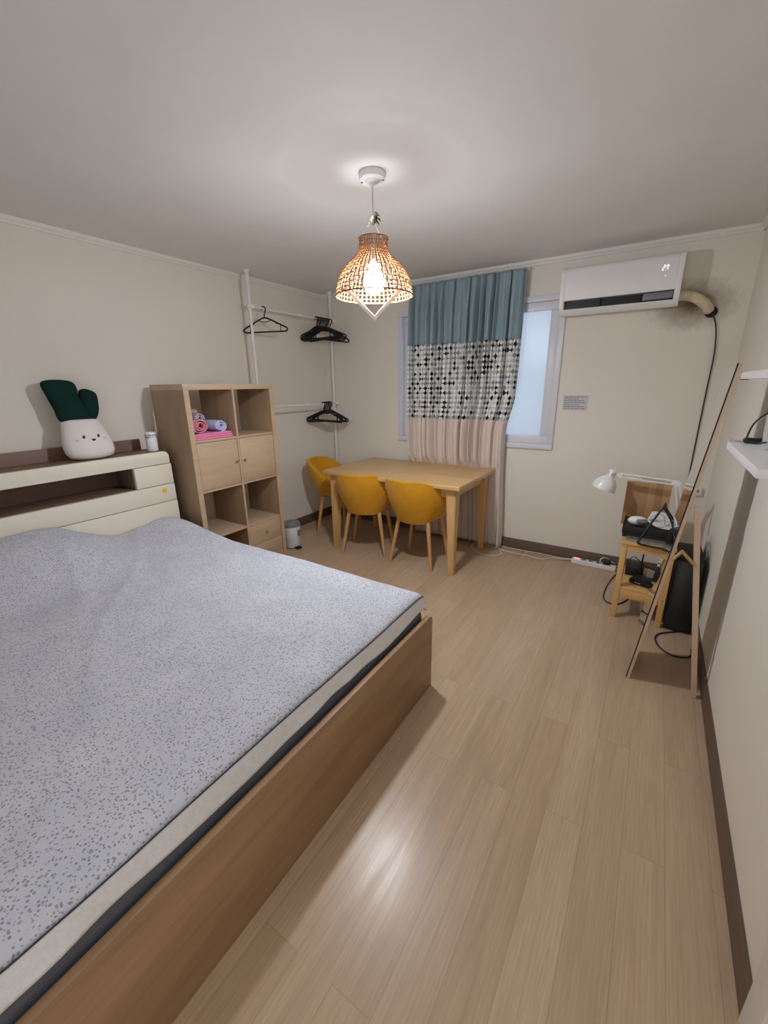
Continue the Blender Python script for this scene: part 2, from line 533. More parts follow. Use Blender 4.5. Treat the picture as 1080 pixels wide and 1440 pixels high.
struct('trim_3', MB().prism(crown(-1, W), 'Y', YF, 0), 'trim', 'white ceiling trim along the right wall', 'trim')

# door frame on the right wall beside the viewer
b = MB(); b.box(W - .016, W, -2.775, -2.69, 0, 2.08, .003); b.box(W - .016, W, -3.70, -3.615, 0, 2.08, .003); b.box(W - .016, W, -3.70, -2.69, 2.0, 2.08, .003)
dr = struct('door_1', b, 'trim', 'white door frame and door on the right wall', 'door')
obj('door_leaf', MB().box(W - .008, W, -3.615, -2.775, .01, 2.0), 'trim', dr)
b = MB(); b.cyl((W - .05, -3.5, 1.0), (W, -3.5, 1.0), .012); b.tube([(W - .05, -3.5, 1.0), (W - .052, -3.40, 1.0)], .009, 10)
obj('door_handle', b, 'metal', dr)

# window
def ring(b, x0, x1, z0, z1, t, y0, y1, bev=.004):
    b.box(x0, x1, y0, y1, z1 - t, z1, bev); b.box(x0, x1, y0, y1, z0, z0 + t, bev)
    b.box(x0, x0 + t, y0, y1, z0 + t, z1 - t, bev); b.box(x1 - t, x1, y0, y1, z0 + t, z1 - t, bev); return b
b = ring(MB(), WX0, WX1, WZ0, WZ1, .045, -.02, .10)
wn = struct('window_1', b, 'pvc', 'white plastic window with frosted sliding panes', 'window')
xm = (WX0 + WX1) / 2
obj('window_sash', ring(MB(), xm - .03, WX1 - .046, WZ0 + .046, WZ1 - .046, .062, -.006, .025), 'pvc', wn)
obj('window_sash', ring(MB(), WX0 + .046, xm + .03, WZ0 + .046, WZ1 - .046, .062, .027, .06), 'pvc', wn)
obj('window_pane', MB().box(xm + .031, WX1 - .107, .006, .012, WZ0 + .107, WZ1 - .107), 'frost', wn)
obj('window_pane', MB().box(WX0 + .107, xm - .031, .04, .046, WZ0 + .107, WZ1 - .107), 'frost', wn)
# bars of the guard outside, seen dimly through the frost
b = MB(); b.box(ix0, ix1, .085, .10, 1.50, 1.52)
obj('window_guard_bar', b, 'pvc', wn)

# ------------------------------------------------------------------ bed
BX = .30; BY1 = -2.04; BY0 = -3.86
bed = thing('bed', 'wide bed with cream slatted headboard and brown wooden footboard', 'bed', (1.3, -2.95, 0))
hb = obj('headboard', MB().box(.02, .27, BY0, BY1 + .0, .0, .40), 'bedback', bed, label='cream headboard with an open brown shelf niche')
def front(y0, y1, z0, z1, name, parent, top=False):
    b = MB()
    if top:
        pts = []
        r = .035
        pts = [(y0, z0), (y1, z0), (y1, z1 - r)]
        for k in range(1, 7): a = k / 6 * PI / 2; pts.append((y1 - r + r * math.cos(a), z1 - r + r * math.sin(a)))
        pts.append((y0, z1))
        b.prism(pts, 'X', BX - .028, BX, .003)
    else: b.box(BX - .028, BX, y0, y1, z0, z1, .003)
    return obj(name, b, 'cream', parent)
front(BY0, BY1, .955, 1.037, 'top_slat', hb, True)
front(-2.285, BY1 + .006, .815, .951, 'corner_block', hb)
front(BY0, BY1 + .008, .695, .811, 'front_slat', hb)
front(BY0, BY1 + .010, .40, .691, 'front_slat', hb)
b = MB(); b.box(.02, .045, BY0, BY1 - .045, .40, 1.108, .002); obj('back_board', b, 'bedback', hb)
b = MB(); b.box(.046, BX - .029, BY0, BY1, .957, 1.034, .002); obj('shelf_top', b, 'bedback', hb)
b = MB(); b.box(.046, BX - .029, BY0, BY1, .76, .812, .002); obj('niche_floor', b, 'bedback', hb)
b = MB(); b.box(.046, BX - .029, -2.285, BY1 + .004, .813, .956, .002); obj('niche_side', b, 'bedback', hb)
obj('sticker', MB().box(BX, BX + .0008, -2.125, -2.095, .757, .787), 'yellow', hb, label='small yellow square sticker')
# footboard and rails
pts = [(-3.90, 0), (BY1, 0), (BY1, .372)]
for k in range(1, 7): a = k / 6 * PI / 2; pts.append((BY1 - .028 + .028 * math.cos(a), .372 + .028 * math.sin(a)))
pts.append((-3.90, .40))
fb = obj('footboard', MB().prism(pts, 'X', 2.296, 2.32, .003), 'bedwood', bed)
obj('side_rail', MB().box(.27, 2.295, BY1 - .025, BY1 - .003, .03, .33, .003), 'bedwood', bed)
obj('side_rail', MB().box(.27, 2.295, BY0, BY0 + .02, .03, .33, .003), 'bedwood', bed)
obj('bed_base', MB().box(.28, 2.29, BY0 + .02, BY1 - .026, .10, .20), 'bedwood', bed)

def rbox(x0, x1, y0, y1, z0, z1, r, seg=4): return MB().box(x0, x1, y0, y1, z0, z1, r, seg)
mt = thing('mattress', 'dark grey sheeted mattress showing between bedspread and footboard', 'mattress', (1.3, -2.95, .2))
mp_ = [(.305, .201), (2.262, .201), (2.276, .22), (2.283, .28), (2.283, .36), (2.278, .41), (2.264, .44), (2.246, .462), (2.228, .475), (.33, .475), (.305, .45)]
obj('mattress_body', MB().prism(mp_, 'Y', BY0 + .03, BY1 - .035, .006), 'dgrey', mt, 60)
b = MB()
for zz in (.44, .235):
    r = .0045
    b.tube([(.35, BY1 - .034, zz), (2.262 if zz > .4 else 2.275, BY1 - .034, zz), (2.268 if zz > .4 else 2.280, BY1 - .05, zz), (2.268 if zz > .4 else 2.280, BY0 + .08, zz)], r, 6)
obj('piping', b, 'piping', mt)

# bedspread
from mathutils import noise as mnoise
sx0, sx1 = .305, 2.262 + .082
sy0, sy1 = BY0 + .02, BY1 + .062
EX, EY = 2.228, BY1 - .055
def roll(t, e, out, drop):
    """walk past edge e: bends over with radius ~.05 and then hangs; returns (position, drop)"""
    s = t - e
    if s <= 0: return t, 0
    r = .05
    if s < r * PI / 2: a = s / r; return e + r * math.sin(a), r * (1 - math.cos(a))
    return e + r + (s - r * PI / 2) * .12, r + (s - r * PI / 2) * .99
def spread(u, v):
    s = sx0 + u * (sx1 - sx0); t = sy0 + v * (sy1 - sy0)
    x, dx = roll(s, EX, 1, 0); y, dy = roll(t, EY, 1, 0)
    z = .512
    head = 1 - ss(.34, .95, x)
    z += head * (.035 + .155 * (1 - ss(-2.88, -2.42, y)) + .035 * math.exp(-((y + 2.18) / .13) ** 2))
    fl = 1 - max(ss(0, .05, dx), ss(0, .05, dy))
    n = mnoise.noise(Vector((x * 2.2, y * 2.2, 3.1))) * .012 + mnoise.noise(Vector((x * 5, y * 5, 1.1))) * .005 + mnoise.noise(Vector((x * 16, y * 16, 5.1))) * .0018
    # long soft creases
    q = (x * .55 + y * .83)
    n += .007 * math.exp(-((q + 1.75 + .03 * math.sin(x * 6)) / .03) ** 2) + .008 * math.exp(-((x * .35 + y * .94 + 2.45 + .03 * math.sin(5 * x)) / .035) ** 2) * (1 - ss(.9, 1.4, x))
    z += n * (fl * .8 + .2) + .008
    d = max(dx, dy) + .25 * min(dx, dy)
    z -= d
    wav = .003 * math.sin(t * 21 + 2 * math.sin(t * 7)) * ss(.03, .1, dx)
    wz = .007 * math.sin(t * 9 + 1) * ss(.03, .1, dx)
    x += wav + ss(.03, .1, dx) * .008
    y += .006 * math.sin(s * 19 + 2 * math.sin(s * 5)) * ss(.03, .1, dy)
    return (x, y, z + wz)
HEM = .062
uvf = lambda u, v: (sx0 + u * (sx1 - sx0), sy0 + v * (sy1 - sy0))
NU, NV = 150, 140
uh = 1 - HEM / (sx1 - sx0); vh = 1 - HEM / (sy1 - sy0)
# remap so that grid lines fall exactly on the hem line
def rm(t, h, n):
    k = round(h * n); kk = t * n
    return kk / k * h if kk <= k else h + (kk - k) / (n - k) * (1 - h)
NUh = NU - 8; NVh = NV - 8
def rmu(u): k = u * NU; return k / NUh * uh if k <= NUh else uh + (k - NUh) / 8 * (1 - uh)
def rmv(v): k = v * NV; return k / NVh * vh if k <= NVh else vh + (k - NVh) / 8 * (1 - vh)
fn = lambda u, v: spread(rmu(u), rmv(v)); uv2 = lambda u, v: uvf(rmu(u), rmv(v))
inner = lambda u, v: u * NU < NUh and v * NV < NVh
bs = thing('bedspread', 'pale bedspread with tiny grey flecks and white hem spread over the bed', 'bedspread', (1.3, -2.95, .5))
o = obj('quilted_top', MB().grid(fn, NU, NV, uv2, inner), 'spread', bs, 180)
o2 = obj('hem', MB().grid(fn, NU, NV, uv2, lambda u, v: not inner(u, v)), 'hem', bs, 180, label='plain white hem')
for q in (o, o2):
    m = q.modifiers.new('thickness', 'SOLIDIFY'); m.thickness = .007; m.offset = -1
pth = [Vector(spread(uh, j / 120 * vh)) + Vector((.001, 0, .001)) for j in range(121)] + [Vector(spread(uh * (1 - i / 120), vh)) + Vector((0, .001, .001)) for i in range(1, 121)]
obj('piping', MB().tube(pth, .0019, 6), 'piping', bs, label='dark piping line along the hem')

# ------------------------------------------------------------------ plush and canister on the headboard
pl = thing('plush_toy', 'white smiling vegetable plush with dark green leaf top on the headboard', 'plush toy', (.16, -2.47, 1.035))
b = MB()
prof = [(0, 0), (.08, .001), (.118, .012), (.134, .04), (.137, .075), (.130, .12), (.117, .165), (.106, .20), (.099, .222), (.088, .235), (.06, .238), (0, .238)]
b.lathe(prof, (.17, -2.465, 1.036), 40, .55, 1.0)
for v in b.bm.verts:
    v.co.y += -.012 * (v.co.z - 1.036) / .24
    v.co += v.co.normalized() * mnoise.noise(v.co * 14) * .004
    v.co.x -= .05 * (v.co.z - 1.036) / .24
bodyo = obj('body', b, 'plush_w', pl, 180)
b = MB()
# big leaf: broad wedge flaring up; small leaf: thumb at the side nearest the shelf
def pillow_shape(outline, cy, cz, xc, th, lean):
    m = bmesh.new(); n = len(outline); K = 6
    layers = []
    for j in range(-K, K + 1):
        a = j / K * PI / 2
        sc = math.cos(a) ** .5 if abs(j) < K else .02
        sc = .25 + .75 * sc if abs(j) < K else .2
        xx = xc + th * math.sin(a)
        layers.append([m.verts.new((xx + lean * (z - 1.27), cy + (y - cy) * sc, cz + (z - cz) * sc)) for y, z in outline])
    for i in range(len(layers) - 1):
        for k in range(n):
            m.faces.new((layers[i][k], layers[i][(k + 1) % n], layers[i + 1][(k + 1) % n], layers[i + 1][k]))
    m.faces.new(layers[0][::-1]); m.faces.new(layers[-1])
    bmesh.ops.recalc_face_normals(m, faces=m.faces[:])
    return m
def smooth_poly(pts, n=6):
    P = [Vector((p[0], p[1], 0)) for p in pts]; out = []
    N = len(P)
    for i in range(N):
        p0, p1, p2, p3 = P[i - 1], P[i], P[(i + 1) % N], P[(i + 2) % N]
        for k in range(n):
            t = k / n
            q = .5 * ((2 * p1) + (p2 - p0) * t + (2 * p0 - 5 * p1 + 4 * p2 - p3) * t * t + (3 * p1 - p0 - 3 * p2 + p3) * t ** 3)
            out.append((q.x, q.y))
    return out
big = smooth_poly([(-2.562, 1.255), (-2.588, 1.33), (-2.608, 1.41), (-2.622, 1.47), (-2.605, 1.496), (-2.53, 1.502), (-2.465, 1.490), (-2.452, 1.455), (-2.457, 1.42), (-2.44, 1.36), (-2.42, 1.255)])
b.add(pillow_shape(big, -2.49, 1.37, .118, .045, -.12))
small = smooth_poly([(-2.44, 1.26), (-2.45, 1.35), (-2.446, 1.425), (-2.425, 1.447), (-2.385, 1.445), (-2.352, 1.418), (-2.352, 1.36), (-2.385, 1.27)])
b.add(pillow_shape(small, -2.385, 1.35, .122, .032, -.12))
for v in b.bm.verts: v.co += Vector((mnoise.noise(v.co * 13), mnoise.noise(v.co * 13 + Vector((5, 0, 0))), 0)) * .005
obj('leaf_top', b, 'plush_g', pl, 180, label='dark green plush leaves')
# face on the +x side of the body
def on_body(y, z):
    """surface x of the body at (y, z)"""
    zz = z - 1.036; r = 0
    for (r0, z0), (r1, z1) in zip(prof, prof[1:]):
        if z0 <= zz <= z1 and z1 > z0: r = r0 + (r1 - r0) * (zz - z0) / (z1 - z0)
    yy = y + 2.465 + .012 * zz / .24
    return .17 + .55 * math.sqrt(max(0, r * r - yy * yy)) - .05 * zz / .24
for y in (-2.508, -2.428):
    b = MB(); b.lathe([(0, -.011), (.005, -.009), (.0075, 0), (.005, .009), (0, .011)], (on_body(y, 1.172) + .001, y, 1.172), 14, .5, 1); obj('eye', b, 'black', pl, 180)
b = MB()
my, mz = -2.462, 1.152
pts = [(my - .012, mz + .006)] + [(my - .012 * math.cos(k / 8 * PI), mz + .006 - .012 * math.sin(k / 8 * PI)) for k in range(1, 8)] + [(my + .012, mz + .006)]
b.prism(pts, 'X', on_body(my, mz) - .006, on_body(my, mz) + .002); obj('mouth', b, 'black', pl)
for y in (-2.538, -2.400):
    b = MB(); b.lathe([(0, -.008), (.012, -.005), (.016, 0), (.012, .005), (0, .008)], (on_body(y, 1.155) - .001, y, 1.155), 16, .25, 1); obj('cheek', b, 'blush', pl, 180)

pl.location.y += .02

cn = thing('canister', 'white cylindrical canister at the end of the headboard top', 'canister', (.19, -2.085, 1.035))
cx, cy = .19, -2.083
b = MB().lathe([(0, 0), (.034, 0), (.036, .003), (.036, .017), (.034, .019), (.034, .021), (.036, .023), (.036, .122), (.034, .126), (.031, .127), (.031, .122), (0, .122)], (cx, cy, 1.035), 32)
obj('body', b, 'white', cn)
b = MB()
random.seed(3)
for k in range(26):
    a = R(-75 + 150 * (k % 13) / 12 - 20); zz = 1.035 + (.095 if k < 13 else .108) + random.uniform(-.003, .003)
    wv = random.choice((.006, .008, .004)); hh = random.choice((.004, .007, .008))
    mt4 = Matrix.Translation((cx + .0362 * math.cos(a), cy + .0362 * math.sin(a), zz)) @ Matrix.Rotation(a, 4, 'Z')
    b.box(-.0004, .0004, -wv / 2, wv / 2, -hh / 2, hh / 2, mtx=mt4)
obj('print', b, 'ink', cn, label='small dark speckled print near the top')

# ------------------------------------------------------------------ cube shelf
KX1 = .463; KX0 = .075; KY0 = -1.969; KY1 = KY0 + .77; KH = 1.47
sh = thing('cube_shelf', 'tall pale oak cube shelf with eight cells beside the headboard', 'shelf', ((KX0 + KX1) / 2, (KY0 + KY1) / 2, 0))
T = .038; t2 = .016
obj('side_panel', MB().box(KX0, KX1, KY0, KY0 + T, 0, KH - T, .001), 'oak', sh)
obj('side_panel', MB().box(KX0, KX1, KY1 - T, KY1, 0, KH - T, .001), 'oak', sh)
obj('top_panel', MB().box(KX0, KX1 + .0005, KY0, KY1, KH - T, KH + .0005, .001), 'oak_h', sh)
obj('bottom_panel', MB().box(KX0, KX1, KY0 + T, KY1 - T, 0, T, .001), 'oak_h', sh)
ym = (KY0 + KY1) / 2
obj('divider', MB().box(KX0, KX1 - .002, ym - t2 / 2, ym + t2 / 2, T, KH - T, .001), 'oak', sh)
zs = [1.089, .735, .381]
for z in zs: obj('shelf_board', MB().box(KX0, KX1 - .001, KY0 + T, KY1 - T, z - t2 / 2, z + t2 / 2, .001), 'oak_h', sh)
# front edges painted in the lit oak tone, against the shaded uprights
b = MB(); b.box(KX1, KX1 + .0012, KY0, KY0 + T, 0, KH - T); b.box(KX1, KX1 + .0012, KY1 - T, KY1, 0, KH - T); b.box(KX1 - .002, KX1 + .0002, ym - t2 / 2, ym + t2 / 2, T, KH - T)
obj('lit_edge_band', b, 'oak_h', sh)
cells = [(KY0 + T, ym - t2 / 2), (ym + t2 / 2, KY1 - T)]
for i, (a, c) in enumerate(cells):
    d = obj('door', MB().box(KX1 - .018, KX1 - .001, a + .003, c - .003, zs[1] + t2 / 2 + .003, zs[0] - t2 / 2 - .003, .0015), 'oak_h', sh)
    ky = (c - .028) if i == 0 else (a + .028)
    b = MB(); b.lathe([(0, 0), (.004, 0), (.004, .006), (.009, .012), (.010, .016), (.008, .019), (0, .020)], (0, 0, 0), 16, mtx=Matrix.Translation((KX1 - .001, ky, .915)) @ Matrix.Rotation(R(90), 4, 'Y'))
    obj('knob', b, 'metal', d)
    b = MB(); b.box(KX0 + .001, KX0 + .006, a, c, zs[1] + t2 / 2, zs[0] - t2 / 2); obj('back_panel', b, 'oak', sh)
a, c = cells[1]
zt = zs[2] - t2 / 2; zb = T
for (z0, z1) in ((zb + .002, (zb + zt) / 2 - .0015), ((zb + zt) / 2 + .0015, zt - .002)):
    d = obj('drawer', MB().box(KX1 - .018, KX1 - .001, a + .003, c - .003, z0, z1, .0015), 'oak_h', sh)
    b = MB(); b.lathe([(0, 0), (.004, 0), (.004, .006), (.009, .012), (.010, .016), (.008, .019), (0, .020)], (0, 0, 0), 16, mtx=Matrix.Translation((KX1 - .001, (a + c) / 2, (z0 + z1) / 2)) @ Matrix.Rotation(R(90), 4, 'Y'))
    obj('knob', b, 'metal', d)

# towels in the upper cell nearest the bed
zt0 = 1.089 + t2 / 2
ta, tb = cells[0]
b = MB()
for k in range(3): b.box(.17, .445 - .004 * k, ta + .006, tb - .012 - .003 * k, zt0 + .014 * k, zt0 + .014 * k + .0138, .006, 3)
for v in b.bm.verts: v.co.z += mnoise.noise(v.co * 18) * .001
tag(obj('towel', b, 'towel_p', None, 60), 'bright pink folded towel lying flat in the top shelf cell', 'towel', 'towels in the shelf')
def rolled(p0, p1, r, turns, mat_, label):
    """a cloth rolled around the axis p0-p1, the spiral showing at its ends"""
    p0 = Vector(p0); p1 = Vector(p1); d = (p1 - p0).normalized(); sx = d.cross(Vector((0, 0, 1))).normalized(); up = sx.cross(d)
    n = int(turns * 22); b = MB()
    def f(u, v):
        a = u * turns * 2 * PI - PI / 2; rr = r * (.22 + .78 * u) * (1 + .05 * math.sin(3 * a + v * 4))
        e = 1 - .06 * (abs(2 * v - 1) ** 4)
        q = p0.lerp(p1, v) + (sx * math.cos(a) * 1.12 + up * math.sin(a) * .92) * rr * e
        return q + Vector((0, 0, mnoise.noise(q * 25) * .0015))
    b.grid(f, n, 10)
    o = obj('towel', b, mat_, None, 180)
    m = o.modifiers.new('thickness', 'SOLIDIFY'); m.thickness = .007; m.offset = -1
    return tag(o, label, 'towel', 'towels in the shelf')
zz = zt0 + .0425
rolled((.19, ta + .072, zz + .052), (.425, ta + .080, zz + .052), .056, 2.4, 'towel_r', 'dusty pink rolled towel on the bright pink folded one')
rolled((.20, tb - .115, zz + .040), (.425, tb - .095, zz + .040), .043, 2.0, 'towel_b', 'pale blue rolled towel on the bright pink folded one')
rolled((.15, ta + .145, zz + .098), (.30, ta + .165, zz + .094), .036, 1.8, 'towel_l', 'lilac rolled towel lying behind on top of the other rolls')

# ------------------------------------------------------------------ waste bin
tbx, tby = .36, -1.02
tc = thing('pedal_bin', 'small white pedal bin with grey lid beside the cube shelf', 'bin', (tbx, tby, 0))
obj('body', MB().lathe([(0, .004), (.070, .004), (.075, .012), (.083, .205), (.081, .208), (0, .208)], (tbx, tby, 0), 36), 'white', tc)
obj('lid', MB().lathe([(.083, .208), (.086, .211), (.086, .226), (.082, .236), (.06, .245), (0, .249)], (tbx, tby, 0), 36), 'grey', tc, label='grey lid')
ang = R(-12)
mtp = Matrix.Translation((tbx, tby, 0)) @ Matrix.Rotation(ang, 4, 'Z')
obj('pedal', MB().box(.06, .115, -.026, .026, .006, .022, .004, mtx=mtp), 'black', tc)
obj('base_ring', MB().lathe([(0, 0), (.074, 0), (.076, .004), (.073, .006), (0, .006)], (tbx, tby, 0), 36), 'black', tc)
b = MB(); m2 = Matrix.Translation((tbx, tby, 0)) @ Matrix.Rotation(R(8), 4, 'Z')
def patch(u, v): a = R(-14 + 28 * u); z = .115 + .06 * v; r = .0748 + (.083 - .0748) * z / .205 + .0018; return m2 @ Vector((r * math.cos(a), r * math.sin(a), z))
obj('sticker', b.grid(patch, 8, 2), 'grey', tc, label='grey square sticker')

# ------------------------------------------------------------------ clothes rack between floor and ceiling
PXX = .18
cr = thing('clothes_rack', 'white floor to ceiling pole rack with two hanging rods', 'clothes rack', (PXX, -.6, 0))
for py in (-1.10, -.087):
    b = MB(); b.cyl((PXX, py, .012), (PXX, py, 2.20), .011, seg=16); b.cyl((PXX, py, 2.20), (PXX, py, 2.318), .0145, seg=16)
    o = obj('pole', b, 'whitep', cr)
    b = MB(); b.cyl((PXX, py, 2.315), (PXX, py, 2.335), .024, seg=20); obj('ceiling_pad', b, 'white', o)
    b = MB(); b.cyl((PXX, py, 0), (PXX, py, .014), .024, seg=20); obj('foot_pad', b, 'white', o)
for rz in (2.065, 1.275):
    b = MB(); b.cyl((PXX + .03, -1.16, rz), (PXX + .03, -.03, rz), .0055, seg=14); b.cyl((PXX + .03, -1.16, rz), (PXX + .03, -.55, rz), .0075, seg=14)
    o = obj('hanging_rod', b, 'whitep', cr)
    b = MB(); b.cyl((PXX + .03, -.57, rz), (PXX + .03, -.53, rz), .011, seg=16); obj('collar', b, 'white', o)
    for py in (-1.10, -.087):
        b = MB(); b.cyl((PXX, py, rz - .022), (PXX, py, rz + .022), .018, seg=16); b.box(PXX, PXX + .045, py - .014, py + .014, rz - .014, rz + .014, .004); obj('clamp', b, 'white', o)
RX = PXX + .03

def hanger(kind=0):
    """hanger in the local xz plane, hook over the rod at the origin"""
    r = .0062; b = MB()
    hook = [(.012, 0, -.012)] ; hook = []
    for k in range(0, 11):
        a = R(200 - 22 * k) if k else R(200); hook.append((-.002 + .0185 * math.cos(a), 0, -.004 + .0185 * math.sin(a)))
    hook += [(.006, 0, -.034), (0, 0, -.055), (0, 0, -.070)]
    b2 = MB(); b2.tube(spline(hook, 3), .0050, 8)
    fr = [(0, 0, -.068)]
    sh_ = [(.05, -.084), (.10, -.107), (.15, -.130), (.188, -.148), (.200, -.160), (.194, -.173), (.178, -.178)]
    pts = [(x, 0, z) for x, z in sh_]
    full = [(-x, 0, z) for x, z in reversed([(p[0], p[2]) for p in pts])] + [(0, 0, -.068)] + pts
    b.tube(spline(full, 3), r, 8)
    b.tube([(-.178, 0, -.178), (.178, 0, -.178)], r, 8)
    if kind == 0:
        b.tube(spline([(-.055, 0, -.087), (-.03, 0, -.099), (.03, 0, -.099), (.055, 0, -.087)], 3), .003, 6)
        for s in (-1, 1):
            b.tube([(s * .142, 0, -.126), (s * .136, 0, -.178)], .003, 6)
            b.tube(spline([(s * .096, 0, -.105), (s * .104, 0, -.118), (s * .118, 0, -.116)], 3), .003, 6)
    return b2, b
def make_hanger(mat_, label, group, loc, rz):
    t = thing('clothes_hanger', label, 'hanger', (0, 0, 0), group)
    h, f = hanger(); obj('hook', h, mat_, t); obj('shoulder_frame', f, mat_, t)
    t.location = loc; t.rotation_euler = (0, 0, rz); return t
top_z = 2.065 + .0
hg = make_hanger('blackm', 'single black plastic hanger on the upper rod by the near pole', 'black clothes hangers', (RX, -.985, top_z), R(20))
random.seed(4)
for k in range(10):
    o = dup(hg, (RX, -.335 + .0185 * k, top_z), 0, 'black plastic hanger in the bunch on the upper rod', 'black hangers on the upper rod')
    o.rotation_euler = (0, R(random.uniform(-5, 5)), R(random.uniform(4, 22)))
h2 = dup(hg, (RX, -.128, top_z), 0, 'black plastic hanger at the far end of the upper bunch, swung lower to one side', 'black hangers on the upper rod')
h2.rotation_euler = (0, R(7), R(34))
for k in range(7):
    o = dup(hg, (RX, -.30 + .0185 * k, 1.277), 0, 'black plastic hanger in the bunch on the lower rod', 'black hangers on the lower rod')
    o.rotation_euler = (0, R(random.uniform(-4, 4)), R(random.uniform(6, 20)))
make_hanger('white', 'white plastic hanger behind the black bunch on the lower rod', None, (RX, -.155, 1.277), R(20))

# ------------------------------------------------------------------ pendant lamp
LX, LY = 1.873, -1.822
lp = thing('pendant_lamp', 'lit pendant lamp with woven rattan dome shade hanging from the ceiling', 'lamp', (LX, LY, HC))
b = MB().lathe([(0, HC), (.056, HC), (.058, HC - .004), (.058, HC - .026), (.055, HC - .030), (.034, HC - .031), (.031, HC - .035), (.012, HC - .038), (.010, HC - .05), (0, HC - .052)], (LX, LY, 0), 40)
cano = obj('canopy', b, 'white', lp)
for a in (200, 20):
    b = MB(); p = Vector((LX + .048 * math.cos(R(a)), LY + .048 * math.sin(R(a)), HC - .030)); b.cyl(p, p + Vector((0, 0, -.004)), .0045, seg=10); obj('screw', b, 'grey', cano)
obj('cord', MB().tube([(LX, LY, HC - .05), (LX + .001, LY, 2.17), (LX - .001, LY, 1.975)], .0032, 8), 'cable_w', lp)
b = MB()
kz = 2.165
b.tube(spline([(LX + .05 * c_r.x * .0, LY, kz), (LX + .012, LY + .006, kz + .012), (LX + .006, LY - .012, kz + .004), (LX - .010, LY + .004, kz - .006), (LX + .008, LY + .008, kz - .008), (LX, LY - .006, kz + .004)], 4), .0038, 8)
def off(a, z, r=0): return (LX + c_r.x * a, LY + c_r.y * a, z)
b.tube(spline([off(0, kz), off(-.012, kz - .004), off(-.021, kz - .02), off(-.024, kz - .032)], 4), .0026, 8)
b.tube(spline([off(.012, kz - .012), off(.018, kz - .04), off(.045, kz - .09), off(.083, kz - .165)], 4), .0028, 8)
obj('cord_knot', b, 'cable_w', lp)
def leafm(c, rz, tilt, L, Wd):
    m = Matrix.Translation(c) @ Matrix.Rotation(rz, 4, 'Z') @ Matrix.Rotation(tilt, 4, 'Y')
    def f(u, v):
        wv = Wd * math.sin(PI * min(1, u * .97 + .03)) ** .8 * (v - .5)
        return m @ Vector((L * u, wv, -.25 * L * u * u + abs(v - .5) * .004))
    return f
random.seed(11)
for nm, mt_, cnt in (('leaf_sprig', 'leaf', 9), ('leaf_sprig', 'leaf_d', 6)):
    b = MB()
    for k in range(cnt):
        b.grid(leafm(Vector(off(.018 + random.uniform(-.012, .014), kz + random.uniform(-.018, .022))), random.uniform(0, 6.28), random.uniform(-.9, .9), random.uniform(.018, .03), .012), 6, 2)
    o = obj(nm, b, mt_, lp, 180)
    o.modifiers.new('thickness', 'SOLIDIFY').thickness = .0008
# woven shade
SZ = 1.848
prof_s = [(.0665, .235), (.0645, .222), (.0655, .200), (.070, .184), (.082, .166), (.100, .149), (.120, .131), (.139, .110), (.155, .087), (.167, .062), (.175, .035), (.179, .010), (.180, .0)]
sp_ = [(p.x, p.z) for p in spline([(r, 0, z) for r, z in prof_s], 4)]
b = MB(); NR = 50
def strip(path, side, wd, th):
    """thin flat strip following path; side = tangent directions"""
    m = bmesh.new(); V = []
    for p, s_, n_ in path:
        V.append([m.verts.new(p + s_ * wd * a + n_ * th * c) for a, c in ((-.5, -.5), (.5, -.5), (.5, .5), (-.5, .5))])
    for i in range(len(V) - 1):
        for k in range(4): m.faces.new((V[i][k], V[i][(k + 1) % 4], V[i + 1][(k + 1) % 4], V[i + 1][k]))
    m.faces.new(V[0]); m.faces.new(V[-1])
    bmesh.ops.recalc_face_normals(m, faces=m.faces[:]); return m
for k in range(NR):
    a = 2 * PI * k / NR; ca, sa = math.cos(a), math.sin(a)
    path = [(Vector((LX + r * ca, LY + r * sa, SZ + z)), Vector((-sa, ca, 0)), Vector((ca, sa, .2))) for r, z in sp_]
    b.add(strip(path, None, .0046, .0012))
sh_o = obj('rattan_shade', b, 'rattan', lp)
b = MB()
# rings placed evenly along the arc
acc = [0]
for (r0, z0), (r1, z1) in zip(sp_, sp_[1:]): acc.append(acc[-1] + math.hypot(r1 - r0, z1 - z0))
NRG = 16
for j in range(NRG):
    d = acc[-1] * j / (NRG - 1); i = max(k for k in range(len(acc)) if acc[k] <= d + 1e-9); i = min(i, len(sp_) - 2)
    t = (d - acc[i]) / (acc[i + 1] - acc[i]); r = sp_[i][0] + t * (sp_[i + 1][0] - sp_[i][0]); z = sp_[i][1] + t * (sp_[i + 1][1] - sp_[i][1])
    rr = .0030 if j in (0, NRG - 1) else .0015
    b.tube([(LX + (r + .001) * math.cos(2 * PI * k / 72), LY + (r + .001) * math.sin(2 * PI * k / 72), SZ + z) for k in range(72)], rr, 6, closed=True)
obj('weave_rings', b, 'rattan', sh_o)
# globe bulb on its holder
GZ = 1.905
gl = [(0, -.050)] + [(.050 * math.sin(PI * k / 20), -.050 * math.cos(PI * k / 20)) for k in range(2, 11)]
obj('glowing_globe', MB().lathe(gl, (LX, LY, GZ), 32), 'bulb', lp, label='bright white glowing bulb')
obj('bulb_body', MB().lathe([(.050, 0), (.049, .012), (.040, .034), (.027, .056), (.021, .064), (.021, .085), (.017, .098), (0, .10)], (LX, LY, GZ), 32), 'bulb_up', lp)
